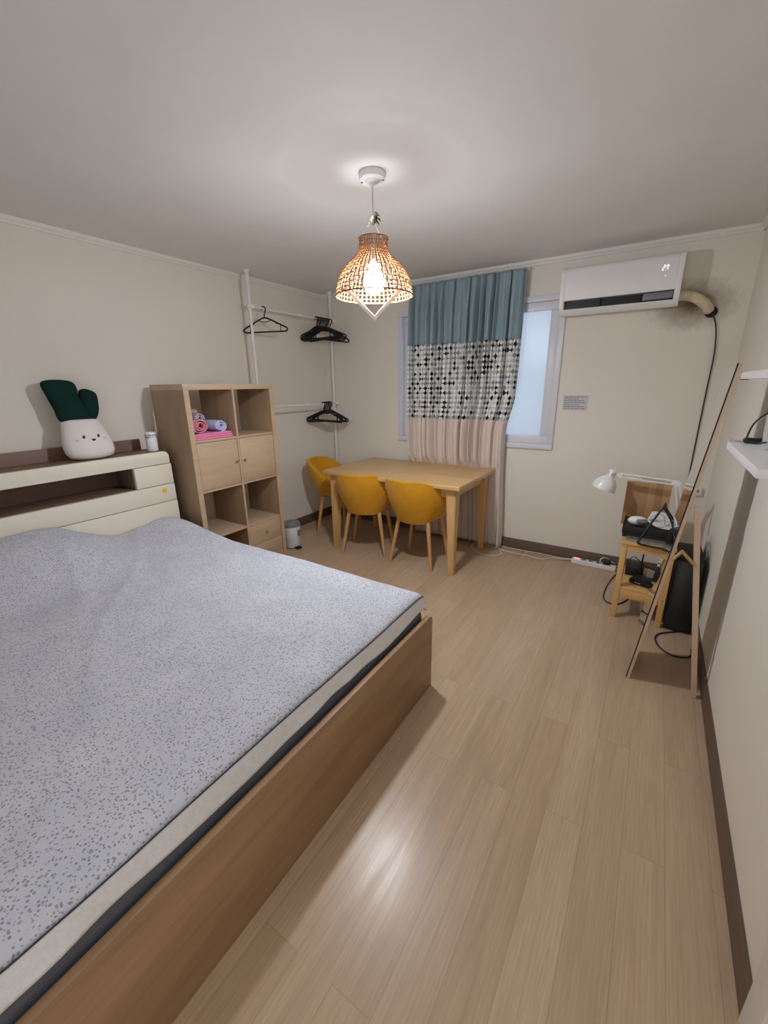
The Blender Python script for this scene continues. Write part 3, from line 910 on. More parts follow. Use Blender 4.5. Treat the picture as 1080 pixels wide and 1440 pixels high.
# square white frame hung corner-down around the bulb, facing the bed's foot
b = MB(); fz = 1.872; hd = .140
fx = Vector((c_r.x, c_r.y, 0)).normalized(); fy = Vector((-fx.y, fx.x, 0))
base = Matrix((( fx.x, fy.x, 0, LX), (fx.y, fy.y, 0, LY), (0, 0, 1, fz), (0, 0, 0, 1))) @ Matrix.Rotation(R(45), 4, 'Y')
q = hd / math.sqrt(2)
for (x0, x1, z0, z1) in ((-q, q, -q, -q + .016), (-q, q, q - .016, q), (-q, -q + .016, -q + .016, q - .016), (q - .016, q, -q + .016, q - .016)):
    b.box(x0, x1, -.060, -.056, z0, z1, .0015, mtx=base)
obj('diamond_frame', b, 'white', lp, label='white square frame hanging corner down')

# ------------------------------------------------------------------ dining table and chairs
TX0, TX1, TY0, TY1, TZ = .662, 1.957, -.885, -.085, .735
tbl = thing('dining_table', 'rectangular honey wood dining table in front of the curtain', 'table', ((TX0 + TX1) / 2, (TY0 + TY1) / 2, 0))
obj('tabletop', MB().box(TX0, TX1, TY0, TY1, TZ - .034, TZ, .005, 3), 'pine_table', tbl)
b = MB(); i_ = .07
b.box(TX0 + i_, TX1 - i_, TY0 + i_, TY0 + i_ + .02, .625, TZ - .034); b.box(TX0 + i_, TX1 - i_, TY1 - i_ - .02, TY1 - i_, .625, TZ - .034)
b.box(TX0 + i_, TX0 + i_ + .02, TY0 + i_ + .02, TY1 - i_ - .02, .625, TZ - .034); b.box(TX1 - i_ - .02, TX1 - i_, TY0 + i_ + .02, TY1 - i_ - .02, .625, TZ - .034)
obj('apron', b, 'pine_leg', tbl)
def tleg(sx, sy):
    ox = TX1 - .045 if sx > 0 else TX0 + .045; oy = TY1 - .045 if sy > 0 else TY0 + .045
    m = bmesh.new()
    def ringv(z, wdt, shift): 
        x0 = ox + sx * shift; y0 = oy + sy * shift
        return [m.verts.new(p) for p in ((x0, y0, z), (x0 - sx * wdt, y0, z), (x0 - sx * wdt, y0 - sy * wdt, z), (x0, y0 - sy * wdt, z))]
    A = ringv(0, .045, .0); B = ringv(.62, .078, -.0); D = ringv(TZ - .034, .08, -.0)
    for P, Q in ((A, B), (B, D)):
        for k in range(4): m.faces.new((P[k], P[(k + 1) % 4], Q[(k + 1) % 4], Q[k]))
    m.faces.new(A[::-1]); m.faces.new(D)
    bmesh.ops.recalc_face_normals(m, faces=m.faces[:])
    bmesh.ops.bevel(m, geom=m.edges[:], offset=.004, segments=2, affect='EDGES')
    return MB().add(m)
for sx in (-1, 1):
    for sy in (-1, 1): obj('leg', tleg(sx, sy), 'pine_leg', tbl)

def make_chair(label):
    t = thing('shell_chair', label, 'chair', (0, 0, 0), 'mustard dining chairs')
    A = R(128)
    def shell(u, v):
        th = (2 * u - 1) * A; c = math.cos(th); k = abs(2 * u - 1)
        top = .560 + .190 * ss(-.35, .95, c) - .05 * ss(.82, 1, k)
        bot = .390 + .085 * (1 - ss(-.2, .9, c))
        e = max(0, 1 - k ** 7)
        mid = (top + bot) / 2
        z = bot + (top - bot) * v
        z = mid + (z - mid) * (.35 + .65 * e)
        r = .185 + .075 * math.sin(min(1, v * 1.15) * PI / 2)
        y = -r * 1.02 * c - .055 * v * max(0, c) ** .7 + .02
        x = r * math.sin(th) * .98
        return (x, y, z)
    o = obj('backrest', MB().grid(shell, 40, 14), 'velvet', t, 180)
    m = o.modifiers.new('padding', 'SOLIDIFY'); m.thickness = .036; m.offset = 0
    m = o.modifiers.new('round', 'BEVEL'); m.width = .014; m.segments = 3; m.limit_method = 'ANGLE'; m.angle_limit = R(50)
    sm = o.modifiers.new('soft', 'SUBSURF'); sm.levels = 1; sm.render_levels = 1
    b = MB(); b.lathe([(0, .405), (.15, .405), (.198, .414), (.212, .435), (.206, .458), (.18, .472), (.10, .477), (0, .478)], (0, .02, 0), 40, 1, 1.05)
    obj('seat', b, 'velvet', t, 180)
    b = MB(); b.box(-.13, .13, -.12, .14, .392, .406); obj('seat_frame', b, 'blackm', t)
    for sx in (-1, 1):
        for sy in (-1, 1):
            b = MB(); b.tube([(sx * .198, .0 + sy * .155, 0), (sx * .135, .01 + sy * .115, .40)], [.0115, .0185], 16); obj('leg', b, 'beech', t)
    return t
ch = make_chair('mustard velvet chair under the table, nearest the middle table leg')
ch.location = (1.535, -.692, 0); ch.rotation_euler = (0, 0, R(-2))
ch['label'] = 'mustard velvet chair tucked in at the right end of the table front'
dup(ch, (1.012, -.70, 0), R(17), 'mustard velvet chair tucked in at the left of the table front, slightly turned')
dup(ch, (.46, -.43, 0), R(-78), 'mustard velvet chair at the table end by the left wall')

# ------------------------------------------------------------------ curtain
def ctop(x): return 2.272
XL0, XR0 = 1.085, 2.092
def curtain(u, z):
    """u across 0..1, z height"""
    h = (2.272 - z) / 2.25
    xl = XL0 - .006 * ss(0, .5, h) + .08 * ss(.55, .95, h); xr = XR0 - .02 * ss(.1, .5, h) - .055 * ss(.4, .55, h) + .035 * ss(.6, 1, h)
    x = xl + (xr - xl) * u
    ph = u * 2 * PI
    a = .5 + .5 * ss(0, .2, h)
    f1 = abs(math.sin(ph * 7.1 + .6 * math.sin(ph * 1.5 + h))) ** .5
    f2 = math.sin(ph * 19 + 1.7 * math.sin(ph * 2.3) + h)
    f3 = math.sin(ph * 37 + 5 * h + math.sin(ph * 3))
    up = 1 - ss(.35, .6, h)
    y = -.092 + (-.085 * (f1 - .6) * (.55 + .45 * up) + .020 * f2 + .011 * f3 * (1 - ss(0, .45, h))) * (.45 + .55 * ss(0, .12, h))
    # sharper pleats lower down
    y -= .018 * ss(.45, .6, h) * (abs(math.sin(ph * 7.1 + .6 * math.sin(ph * 1.5 + h))) ** .4 - .7)
    x += .010 * math.sin(ph * 9 + 2.5 + h)
    y = min(y, -.026)
    if z < .84 and x < 2.0: y = max(y, -.078 - 1.0 * max(0, z - .74))
    # the table edge pushes the cloth back
    return (x, y, z)
ct = thing('curtain', 'curtain of teal, dotted and beige cloth bands covering the window middle', 'curtain', (1.59, -.085, .02))
NUc = 260
arc = [0.0]
for k in range(NUc):
    arc.append(arc[-1] + (Vector(curtain((k + 1) / NUc, 1.5)) - Vector(curtain(k / NUc, 1.5))).length)
def band(z1, z0, nz): return MB().grid(lambda u, v: curtain(u, z1 + (z0 - z1) * v), NUc, nz, lambda u, v: (arc[round(u * NUc)], z1 + (z0 - z1) * v))
zt_, zb_ = 1.785, 1.150
for nm, z1, z0, nz, m_, lb in (('upper_band', 2.272, zt_, 24, 'curt_blue', 'teal upper cloth'), ('patterned_band', zt_, zb_, 24, 'curt_print', 'white cloth with black and grey diamonds'), ('lower_band', zb_, .022, 40, 'curt_beige', 'plain beige lower cloth')):
    o = obj(nm, band(z1, z0, nz), m_, ct, 180, lb); o.modifiers.new('thickness', 'SOLIDIFY').thickness = .0015
b = MB(); b.tube([(1.04, -.06, 2.268), (2.12, -.06, 2.268)], .006, 10)
obj('curtain_rod', b, 'whitep', ct)

# ------------------------------------------------------------------ air conditioner
AX0, AX1 = 2.372, 3.087
ac = thing('air_conditioner', 'white wall air conditioner showing 27 high on the window wall', 'air conditioner', ((AX0 + AX1) / 2, -.1, 1.915))
zt, zb = 2.212, 1.913
pts = [(-.003, zb + .02), (-.003, zt), (-.15, zt), (-.178, zt - .004), (-.19, zt - .012), (-.198, zt - .03), (-.202, 2.06), (-.198, 2.0), (-.150, 2.0), (-.150, 1.945), (-.178, 1.945), (-.165, 1.925), (-.14, 1.91), (-.10, zb), (-.03, zb + .005)]
b = MB(); b.prism(pts, 'X', AX0 + .032, AX1 - .032)
full = [(-.003, zb + .02), (-.003, zt), (-.15, zt), (-.178, zt - .004), (-.19, zt - .012), (-.198, zt - .03), (-.202, 2.06), (-.196, 1.98), (-.185, 1.95), (-.165, 1.925), (-.14, 1.91), (-.10, zb), (-.03, zb + .005)]
b.prism(full, 'X', AX0, AX0 + .032, .003); b.prism(full, 'X', AX1 - .032, AX1, .003)
obj('casing', b, 'white', ac)
obj('outlet_slot', MB().box(AX0 + .033, AX1 - .033, -.158, -.1505, 1.946, 1.999), 'black', ac, label='black air outlet slot')
b = MB()
for k in range(3): b.box(AX0 + .04, AX1 - .04, -.176 + .004 * k, -.172 + .004 * k, 1.957 + .016 * k, 1.959 + .016 * k)
for x in (AX0 + .26, AX0 + .5): b.box(x, x + .004, -.18, -.155, 1.948, 1.998)
obj('louvre', b, 'blackm', ac)
b = MB(); b.box(AX1 - .20, AX1 - .036, -.189, -.183, 1.953, 1.993, .002); obj('outlet_flap', b, 'grey', ac, label='grey flap end at the outlet')
# display
b = MB(); DX, DZ, s_ = 2.972, 2.122, .0215
def seg7(x, z, segs, yv):
    h, wd, t = s_, s_ * .62, .0026; sk = .22
    def P(px, pz): return (x + px + sk * pz, z + pz)
    bars = {'a': (0, 2 * h, wd, 2 * h), 'g': (0, h, wd, h), 'd': (0, 0, wd, 0), 'f': (0, h, 0, 2 * h), 'b': (wd, h, wd, 2 * h), 'e': (0, 0, 0, h), 'c': (wd, 0, wd, h)}
    for sg in segs:
        x0, z0, x1, z1 = bars[sg]; p = P(x0, z0); q2 = P(x1, z1)
        d = Vector((q2[0] - p[0], q2[1] - p[1])); d.normalize(); n = Vector((-d.y, d.x)) * t / 2; e = d * t * .3
        b.prism([(p[0] + n.x + e.x, p[1] + n.y + e.y), (p[0] - n.x + e.x, p[1] - n.y + e.y), (q2[0] - n.x - e.x, q2[1] - n.y - e.y), (q2[0] + n.x - e.x, q2[1] + n.y - e.y)], 'Y', yv, yv + .004)
s_ = .0135
for dx, sg in ((0, 'abged'), (.019, 'fabc')):
    b = MB(); seg7(DX + dx, DZ - .006, sg, -.2023); obj('display_digit', b, 'led', ac)
b = MB(); b.cyl((DX + .022, -.2025, 2.083), (DX + .022, -.199, 2.083), .0035, seg=12)
obj('indicator_light', b, 'led', ac)

pp = MB(); pp.tube(spline([(3.07, -.075, 1.975), (3.12, -.075, 1.975), (3.18, -.065, 1.955), (3.235, -.04, 1.915), (3.262, .0, 1.885)], 5), [.030] * 21, 16)
pipe = tag(obj('drain_pipe', pp, 'pipe', None, 60), 'beige wrapped pipe running from the air conditioner into the wall', 'pipe')
b = MB(); b.lathe([(.024, 0), (.034, .002), (.034, .008), (.026, .010)], (0, 0, 0), 24, mtx=Matrix.Translation((3.275, -.0005, 1.872)) @ Matrix.Rotation(R(90), 4, 'X'))
b.lathe([(0, .001), (.03, .001), (.03, .003), (0, .003)], (0, 0, 0), 24, mtx=Matrix.Translation((3.275, -.0005, 1.872)) @ Matrix.Rotation(R(90), 4, 'X'))
tag(obj('wall_hole_sleeve', b, 'blackm'), 'dark round pipe hole in the wall under the wrapped pipe', 'pipe hole')
b = MB(); b.tube(spline([(3.282, -.006, 1.865), (3.315, -.018, 1.78), (3.335, -.014, 1.62), (3.335, -.01, 1.4), (3.335, -.008, 1.15), (3.335, -.007, .95), (3.338, -.008, .72), (3.35, -.012, .705)], 8), .0042, 8)
tag(obj('hanging_cable', b, 'cable_k', None, 60), 'long dark cable hanging down the window wall from the pipe hole', 'cable')
jb = thing('junction_box', 'small white box on the window wall at the hanging cable end', 'box', (3.385, 0, .66))
obj('body', MB().box(3.345, 3.425, -.028, 0, .665, .725, .004), 'white', jb)
b = MB(); b.box(3.36, 3.41, -.0295, -.028, .69, .71); obj('slot', b, 'grey', jb)

# notice on the wall
nt = thing('wall_notice', 'pale printed notice sheet taped beside the window', 'notice', (2.53, 0, 1.29))
obj('sheet', MB().box(2.437, 2.618, -.002, -.0004, 1.238, 1.352), 'paper', nt)
b = MB(); random.seed(2)
for r_ in range(7):
    z = 1.341 - r_ * .0145; x = 2.447
    end = 2.605 - (.05 if r_ in (1, 4) else 0)
    while x < end - .01:
        wd = random.uniform(.010, .026); x2 = min(end, x + wd)
        b.box(x, x2, -.0024, -.002, z - .0042, z + .001); x = x2 + .004
obj('print', b, 'ink', nt, label='rows of faint grey print')

# ------------------------------------------------------------------ power strip and cables by the window wall
ps = thing('power_strip', 'white power strip with red lights on the floor by the window wall', 'power strip', (2.82, -.075, 0))
mps = Matrix.Translation((2.82, -.078, 0)) @ Matrix.Rotation(R(-2.5), 4, 'Z')
obj('body', MB().box(-.165, .165, -.028, .028, .001, .042, .006, mtx=mps), 'white', ps)
for x in (-.135, -.115):
    obj('switch', MB().box(x - .007, x + .007, -.01, .01, .042, .047, .001, mtx=mps), 'led_r', ps, label='red lit switch')
for x in (-.075, -.02, .035):
    obj('socket', MB().lathe([(0, .0425), (.016, .0425), (.018, .044), (.019, .0445)], (0, 0, 0), 20, mtx=mps @ Matrix.Translation((x, 0, 0))), 'grey', ps)
for (x, y, lb) in ((3.0 - 2.82 - .09, 0, 'square black plug seated in the power strip'), ):
    b = MB(); b.box(x - .022, x + .03, -.022, .022, .043, .082, .008, 3, mtx=mps); b.tube([mps @ Vector((x + .03, 0, .062)), mps @ Vector((x + .06, 0, .06)), mps @ Vector((x + .13, .03, .02)), mps @ Vector((x + .18, .04, .006))], .0035, 8)
    tag(obj('power_plug', b, 'black', None, 60), lb, 'plug')
b = MB(); b.tube(spline([(2.868, -.082, .0465), (2.868, -.082, .075), (2.885, -.07, .088), (2.91, -.05, .08), (2.95, -.03, .05), (3.0, -.03, .02)], 5), .005, 8)
tag(obj('adapter_lead', b, 'cable_w', None, 60), 'short white lead looping up out of the power strip', 'cable')
b = MB(); b.tube(spline([(2.657, -.068, .02), (2.60, -.058, .008), (2.50, -.085, .006), (2.42, -.155, .006), (2.30, -.135, .006), (2.16, -.135, .006), (2.02, -.10, .006), (1.92, -.055, .006), (1.83, -.06, .006), (1.80, -.13, .006), (1.84, -.23, .006), (1.95, -.31, .006), (2.06, -.29, .006), (2.10, -.22, .007), (2.06, -.14, .014), (1.99, -.05, .010), (1.90, -.035, .014), (1.78, -.03, .006)], 7), .0042, 8)
tag(obj('extension_cord', b, 'cable_w', None, 60), 'white extension cord looping on the floor by the curtain hem', 'cable')
b = MB(); b.tube(spline([(2.657, -.062, .024), (2.55, -.04, .006), (2.40, -.03, .006), (2.28, -.035, .006), (2.18, -.035, .006), (2.08, -.03, .006), (1.95, -.02, .006)], 6), .0035, 8)
tag(obj('baseboard_lead', b, 'cable_w', None, 60), 'thin white cord running along the window wall baseboard', 'cable')

# ------------------------------------------------------------------ pine step stool and what stands on it
QX0, QX1, QY0, QY1 = 3.012, 3.286, -.855, -.455
st = thing('step_stool', 'narrow two tier pine stool between the window wall and mirror', 'stool', ((QX0 + QX1) / 2, (QY0 + QY1) / 2, 0))
for x in (QX0, QX1 - .032):
    for y in (QY0, QY1 - .032):
        o = obj('leg', MB().box(x, x + .032, y, y + .032, 0, .50, .003), 'stoolwood', st)
        for z in (.18, .485):
            b = MB().lathe([(0, 0), (.005, 0), (.005, .0015), (0, .002)], (0, 0, 0), 12, mtx=Matrix.Translation((x + .016, y, z)) @ Matrix.Rotation(R(90), 4, 'X'))
            obj('bolt', b, 'brass', o)
for z0, z1, nm in ((.145, .20, 'lower_rail'), (.46, .50, 'upper_rail')):
    b = MB(); b.box(QX0 + .032, QX1 - .032, QY0 + .004, QY0 + .024, z0, z1, .002); b.box(QX0 + .032, QX1 - .032, QY1 - .024, QY1 - .004, z0, z1, .002)
    b.box(QX0 + .006, QX0 + .026, QY0 + .032, QY1 - .032, z0, z1, .002); b.box(QX1 - .026, QX1 - .006, QY0 + .032, QY1 - .032, z0, z1, .002)
    obj(nm, b, 'stoolwood_x', st)
obj('lower_shelf', MB().box(QX0 + .033, QX1 - .033, QY0 + .004, QY1 - .004, .201, .217, .002), 'stoolwood_x', st)
obj('top_board', MB().box(QX0 - .006, QX1 + .006, QY0 - .006, QY1 + .006, .501, .518, .003), 'stoolwood_x', st)
mb_ = Matrix.Translation((3.104, -.485, .519)) @ Matrix.Rotation(R(-5), 4, 'X')
tag(obj('wooden_board', MB().box(-.125, .125, -.009, .009, 0, .295, .002, mtx=mb_), 'board'), 'striped wooden board standing upright at the back of the pine stool', 'board')
# acrylic riser, black box, loose things
tag(obj('clear_riser', MB().box(3.035, 3.275, -.84, -.60, .519, .546, .002), 'acrylic'), 'clear plastic tray under the black box on the stool', 'tray')
bx = thing('media_box', 'flat black electronic box on top of the pine stool', 'electronic box', (3.14, -.73, .547))
obj('body', MB().box(3.006, 3.278, -.852, -.60, .5475, .608, .004), 'black', bx)
b = MB(); b.box(3.002, 3.282, -.856, -.848, .572, .618, .002); b.box(3.002, 3.010, -.848, -.60, .572, .618, .002); b.box(3.274, 3.282, -.848, -.60, .572, .618, .002)
obj('rim', b, 'blackm', bx)
b = MB(); b.box(3.03, 3.25, -.8535, -.852, .552, .556); obj('slot', b, 'grey', bx)
wc = thing('handset', 'white and grey rounded handset lying on the black box', 'handset', (3.07, -.76, .609))
mh = Matrix.Translation((3.075, -.775, .637)) @ Matrix.Rotation(R(8), 4, 'Z')
b = MB(); b.lathe([(0, -.026), (.5, -.024), (.8, -.016), (1, 0), (.8, .016), (.5, .024), (0, .026)], (0, 0, 0), 28, .056, .032, mtx=mh)
obj('body', b, 'white', wc, 180)
b = MB(); b.lathe([(0, -.018), (.7, -.015), (1, 0), (.7, .015), (0, .018)], (0, 0, 0), 24, .04, .020, mtx=mh @ Matrix.Translation((.014, -.016, .001)))
obj('grip', b, 'grey', wc, 180, label='grey grip face')
b = MB(); random.seed(8)
for k in range(7):
    y0 = -.78 + .012 * k; h = .622 + .004 * k
    b.tube(spline([(3.125 + .003 * k, y0, h + .03), (3.15, y0 - .012, h + .012), (3.20, y0 - .02, h - .004 + .002 * k), (3.262, y0 - .012, h - .006), (3.272, y0 + .01, h + .004), (3.22, y0 + .02, h + .018 + .002 * k), (3.15, y0 + .012, h + .036), (3.125 + .003 * k, y0, h + .03)], 5), .0048, 8)
b.tube(spline([(3.128, -.79, .66), (3.15, -.792, .692), (3.185, -.79, .70), (3.205, -.785, .675), (3.21, -.78, .64)], 5), .0055, 8)
tag(obj('cable_coil', b, 'white', None, 60), 'bundled white cable coil on top of the black box', 'cable')
b = MB(); b.tube(spline([(3.262, -.70, .64), (3.20, -.80, .745), (3.19, -.81, .75), (3.10, -.87, .55), (3.105, -.872, .525), (3.13, -.874, .520), (3.27, -.874, .515)], 5), .0062, 10)
b.tube([(3.19, -.81, .748), (3.232, -.84, .69), (3.262, -.868, .635), (3.264, -.872, .60)], .0058, 10)
tag(obj('bent_tube_bracket', b, 'black', None, 60), 'bent black tube bracket hooked over the black box', 'bracket')
# lower shelf: router with two antennas, black box and adapter
rt = thing('router', 'black router with two upright antennas on the stool shelf', 'router', (3.16, -.74, .218))
mr = Matrix.Translation((3.165, -.735, .218)) @ Matrix.Rotation(R(-22), 4, 'Z')
obj('body', MB().box(-.068, .068, -.055, .055, .002, .032, .006, mtx=mr), 'black', rt)
for x in (-.052, .052):
    b = MB(); b.tube([mr @ Vector((x, .05, .015)), mr @ Vector((x, .06, .17))], [.0062, .0045], 10); obj('antenna', b, 'black', rt)
b = MB()
for k in range(3): b.box(-.03 + k * .012, -.0275 + k * .012, -.0558, -.055, .014, .0165, mtx=mr)
obj('indicator_light', b, 'led', rt)
b = MB(); b.box(3.052, 3.155, -.64, -.53, .218, .292, .004)
tag(obj('black_modem', b, 'black'), 'plain black box at the left rear of the stool shelf', 'box')
b = MB(); b.box(3.175, 3.232, -.62, -.565, .218, .262, .006, 3); b.cyl((3.20, -.62, .245), (3.20, -.626, .245), .012)
tag(obj('power_adapter', b, 'white', None, 60), 'white square adapter behind the router on the stool shelf', 'adapter')
b = MB(); b.tube(spline([(3.06, -.60, .30), (3.09, -.66, .36), (3.15, -.70, .33), (3.21, -.64, .285), (3.245, -.56, .27), (3.25, -.50, .23)], 6), .0028, 6)
tag(obj('router_lead', b, 'cable_k', None, 60), 'thin dark lead crossing above the router inside the stool', 'cable')
b = MB(); b.tube(spline([(3.06, -.05, .03), (2.99, -.18, .008), (2.955, -.40, .006), (2.95, -.60, .006), (2.985, -.68, .006), (3.05, -.66, .006), (3.1, -.55, .006)], 6), .004, 8)
tag(obj('floor_lead', b, 'cable_k', None, 60), 'dark lead looping on the floor left of the pine stool', 'cable')

# desk lamp
dl = thing('desk_lamp', 'white spring arm desk lamp reaching left above the pine stool', 'lamp', (3.28, -.60, .519))
H0 = Vector((2.893, -.60, .895)); HD = Vector((-.33, -.08, -.94)).normalized()
rot = HD.to_track_quat('Z', 'Y').to_matrix().to_4x4(); mh = Matrix.Translation(H0) @ rot
prof_d = [(.017, -.008), (.021, -.004), (.0225, .0), (.024, .040), (.034, .047), (.050, .060), (.064, .082), (.072, .110), (.0735, .128), (.0715, .128), (.068, .108), (.058, .080), (.044, .062), (.018, .048), (0, .046)]
head = obj('lamp_head', MB().lathe([(0, -.010)] + prof_d, (0, 0, 0), 36, mtx=mh), 'whitep', dl)
b = MB()
for k in range(6):
    a = 2 * PI * k / 6; b.box(-.0012, .0012, -.0015, .0015, .008, .030, mtx=mh @ Matrix.Rotation(a, 4, 'Z') @ Matrix.Translation((.0236, 0, 0)))
obj('vent_slot', b, 'grey', head)
b = MB(); b.lathe([(0, .118), (.010, .116), (.022, .10), (.026, .085), (.020, .068), (.013, .056), (0, .05)], (0, 0, 0), 24, mtx=mh); obj('bulb', b, 'white', head)
b = MB(); b.tube([H0 - HD * .01, H0 - HD * .02 + Vector((.006, 0, .008)), H0 - HD * .022 + Vector((.004, 0, .018))], .003, 8); obj('head_switch', b, 'white', head)
A0 = Vector((2.936, -.60, .873)); A1 = Vector((3.245, -.60, .853)); A2 = Vector((3.287, -.60, .655))
b = MB(); b.tube([H0 + HD * .012, A0], .006, 10); b.cyl(A0 + Vector((0, -.014, 0)), A0 + Vector((0, .014, 0)), .015, seg=18); obj('head_joint', b, 'whitep', dl)
def arm(p, q, name):
    d = (q - p).normalized(); n = Vector((0, 1, 0)).cross(d).normalized(); b = MB()
    for s_ in (-1, 1):
        for y in (-.007, .007):
            o_ = n * .0105 * s_ + Vector((0, y, 0)); b.tube([p + o_, q + o_], .0042, 8)
    o = obj(name, b, 'whitep', dl)
    # spring
    L = (q - p).length; pts = []
    N = 26
    for k in range(N * 8 + 1):
        a = 2 * PI * k / 8; pts.append(p + d * (L * .38 + L * .5 * k / (N * 8)) + n * .0045 * math.cos(a) + Vector((0, 1, 0)) * .0045 * math.sin(a))
    obj('spring', MB().tube(pts, .0008, 4), 'metal', o)
arm(A0, A1, 'upper_arm'); arm(A1, A2, 'lower_arm')
b = MB(); b.cyl(A1 + Vector((0, -.016, 0)), A1 + Vector((0, .016, 0)), .017, seg=20); b.box(A1.x - .03, A1.x + .008, -.61, -.59, A1.z - .014, A1.z + .014, .003); obj('elbow', b, 'whitep', dl)
b = MB(); b.tube([A2, (3.288, -.60, .57)], .008, 12); b.box(3.255, 3.300, -.622, -.578, .519, .572, .004); b.tube([(3.262, -.60, .60), (3.312, -.60, .625)], .006, 10); obj('clamp', b, 'whitep', dl)

# ------------------------------------------------------------------ black tower by the stool
tw = thing('computer_tower', 'tall black case standing on the floor between stool and mirror', 'computer case', (3.36, -.62, 0))
b = MB(); b.prism([(-.855, .012), (-.47, .012), (-.47, .43), (-.50, .455), (-.80, .455), (-.815, .44)], 'X', 3.300, 3.435, .004); obj('body', b, 'blackm', tw)
b = MB(); b.prism([(-.858, .02), (-.854, .02), (-.814, .438), (-.818, .438)], 'X', 3.308, 3.428, .001); obj('front_panel', b, 'black', tw)
b = MB()
for x in (3.315, 3.40):
    for y in (-.83, -.52): b.box(x, x + .02, y, y + .02, 0, .013)
obj('foot', b, 'black', tw)

# ------------------------------------------------------------------ mirror on its easel
MY0, MY1 = -1.467, -1.205
P0 = Vector((3.144, 0, 0)); P1 = Vector((3.314, 0, 1.51)); dv = (P1 - P0).normalized(); nv = Vector((-dv.z, 0, dv.x))
mr_ = thing('standing_mirror', 'tall narrow wood framed mirror leaning on its easel beside the right wall', 'mirror', (3.29, -1.335, 0))
def mbox(b, s0, s1, y0, y1, n0, n1, bev=.001):
    m = Matrix((( dv.x, 0, nv.x, P0.x), (dv.y, 1, nv.y, 0), (dv.z, 0, nv.z, 0), (0, 0, 0, 1)))
    return b.box(s0, s1, y0, y1, n0, n1, bev, 1, m)
L = (P1 - P0).length
b = MB(); mbox(b, .002, L, MY0, MY0 + .022, -.013, 0); mbox(b, .002, L, MY1 - .022, MY1, -.013, 0); mbox(b, .002, .03, MY0 + .022, MY1 - .022, -.013, 0); mbox(b, L - .022, L, MY0 + .022, MY1 - .022, -.013, 0)
for v in b.bm.verts: v.co.z = max(v.co.z, 0)
obj('frame', b, 'mirrorwood', mr_)
obj('backing', mbox(MB(), .03, L - .022, MY0 + .022, MY1 - .022, -.011, -.006), 'blackm', mr_)
b = MB(); mbox(b, .004, L - .001, MY0 + .001, MY1 - .001, .0004, .0044, .0005)
for v in b.bm.verts: v.co.z = max(v.co.z, .001)
obj('mirror_glass', b, 'mirror', mr_)
b = MB(); mbox(b, .004, L - .001, MY0 + .0003, MY0 + .0012, .0, .005, 0); 
for v in b.bm.verts: v.co.z = max(v.co.z, .001)
obj('glass_edge', b, 'blackm', mr_, label='dark glass edge line')
G0 = Vector((3.424, 0, 0)); G1 = Vector((3.284, 0, .925)); gv = (G1 - G0).normalized(); gn = Vector((-gv.z, 0, gv.x))
def gbox(b, s0, s1, y0, y1, n0, n1):
    m = Matrix(((gv.x, 0, gn.x, G0.x), (0, 1, 0, 0), (gv.z, 0, gn.z, 0), (0, 0, 0, 1)))
    b.box(s0, s1, y0, y1, n0, n1, .001, 1, m)
    for v in b.bm.verts: v.co.z = max(v.co.z, 0)
    return b
GL = (G1 - G0).length
for y0 in (MY0 - .004,): obj('easel_leg', gbox(MB(), 0, GL, y0, y0 + .022, -.011, .011), 'mirrorwood', mr_)
b = MB(); b.tube([(3.232, MY0 - .002, .672), (3.262, MY0 - .006, .722)], .0075, 6); b.tube([(3.258, MY0 - .006, .724), (3.318, MY0 - .006, .664)], .0075, 6)
obj('folding_stay', b, 'brass', mr_, label='pale folding stay between frame and leg')
b = MB(); b.tube(spline([(3.415, -.72, .04), (3.425, -.80, .006), (3.35, -.87, .006), (3.285, -.93, .006), (3.262, -1.0, .006), (3.285, -1.09, .006), (3.345, -1.14, .006), (3.42, -1.11, .006), (3.435, -1.02, .006)], 7), .0042, 8)
tag(obj('black_floor_cable', b, 'cable_k', None, 60), 'black cable looping on the floor behind the standing mirror', 'cable')

mr_.rotation_euler = (0, 0, R(1.3)); mr_.location += Vector((-.003, .0033, 0))

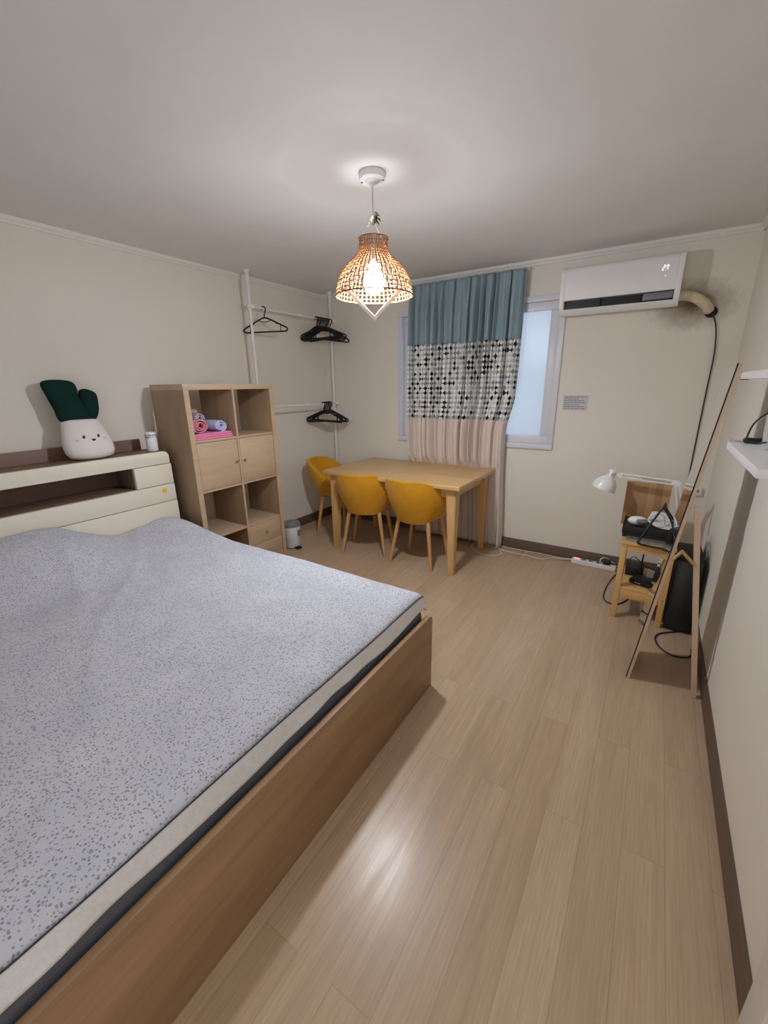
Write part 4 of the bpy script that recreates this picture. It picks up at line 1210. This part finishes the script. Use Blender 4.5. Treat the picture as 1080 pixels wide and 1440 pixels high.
# wall socket behind the mirror
wo = thing('wall_socket', 'grey wall socket plate low on the right wall behind the mirror', 'socket', (W, -.56, .42))
obj('plate', MB().box(W - .010, W, -.62, -.50, .40, .52, .003), 'paper', wo)
b = MB(); b.lathe([(0, 0), (.020, 0), (.022, .002), (0, .0025)], (0, 0, 0), 20, mtx=Matrix.Translation((W - .010, -.56, .46)) @ Matrix.Rotation(R(-90), 4, 'Y')); obj('socket_face', b, 'white', wo)

# ------------------------------------------------------------------ wall shelves at the right edge
SX = 3.2625
ls = thing('wall_shelf', 'lower white floating shelf on the right wall', 'shelf', ((SX + W) / 2, -2.4, 1.255), 'white floating shelves')
obj('board', MB().box(SX, W - .002, -2.527, -2.055, 1.255, 1.275, .0012), 'white', ls)
obj('end_rail', MB().box(SX + .002, W - .002, -2.054, -2.03, 1.258, 1.280, .001), MW['paper'], ls, label='grey end rail')
us = thing('wall_shelf', 'upper white floating shelf on the right wall', 'shelf', ((SX + W) / 2, -2.4, 1.449), 'white floating shelves')
obj('board', MB().box(SX, W - .002, -2.82, -2.02, 1.449, 1.4675, .0012), 'white', us)
obj('end_cap', MB().box(SX + .001, SX + .02, -2.0195, -2.008, 1.447, 1.4685, .001), 'blackm', us, label='dark end cap')
tag(obj('dark_case', MB().box(3.294, 3.39, -2.088, -2.060, 1.2755, 1.290, .006, 3), 'blackm'), 'slim black case lying on the lower wall shelf', 'case')
b = MB(); b.lathe([(0, 0), (.036, 0), (.038, .004), (.042, .085), (.040, .085), (.0365, .006), (0, .006)], (3.352, -2.20, 1.2755), 28)
gl = tag(obj('glass_tumbler', b, 'acrylic', None, 60), 'clear grey tumbler standing on the lower wall shelf', 'glass')
b = MB(); b.tube(spline([(3.31, -2.27, 1.300), (3.287, -2.25, 1.296), (3.275, -2.25, 1.305), (3.283, -2.25, 1.345), (3.31, -2.26, 1.375), (3.36, -2.28, 1.395)], 6), .0022, 8)
b.tube(spline([(3.36, -2.28, 1.395), (3.40, -2.27, 1.36), (3.41, -2.24, 1.30), (3.405, -2.22, 1.279)], 5), .0022, 8)
tag(obj('cable_loop', b, 'cable_k', None, 60), 'thin black cable loop standing up beside the tumbler', 'cable')
b = MB(); b.box(3.315, 3.39, -2.235, -2.125, 1.4682, 1.502, .004)
tag(obj('white_tray', b, 'white'), 'small white box lying on the upper wall shelf', 'box')
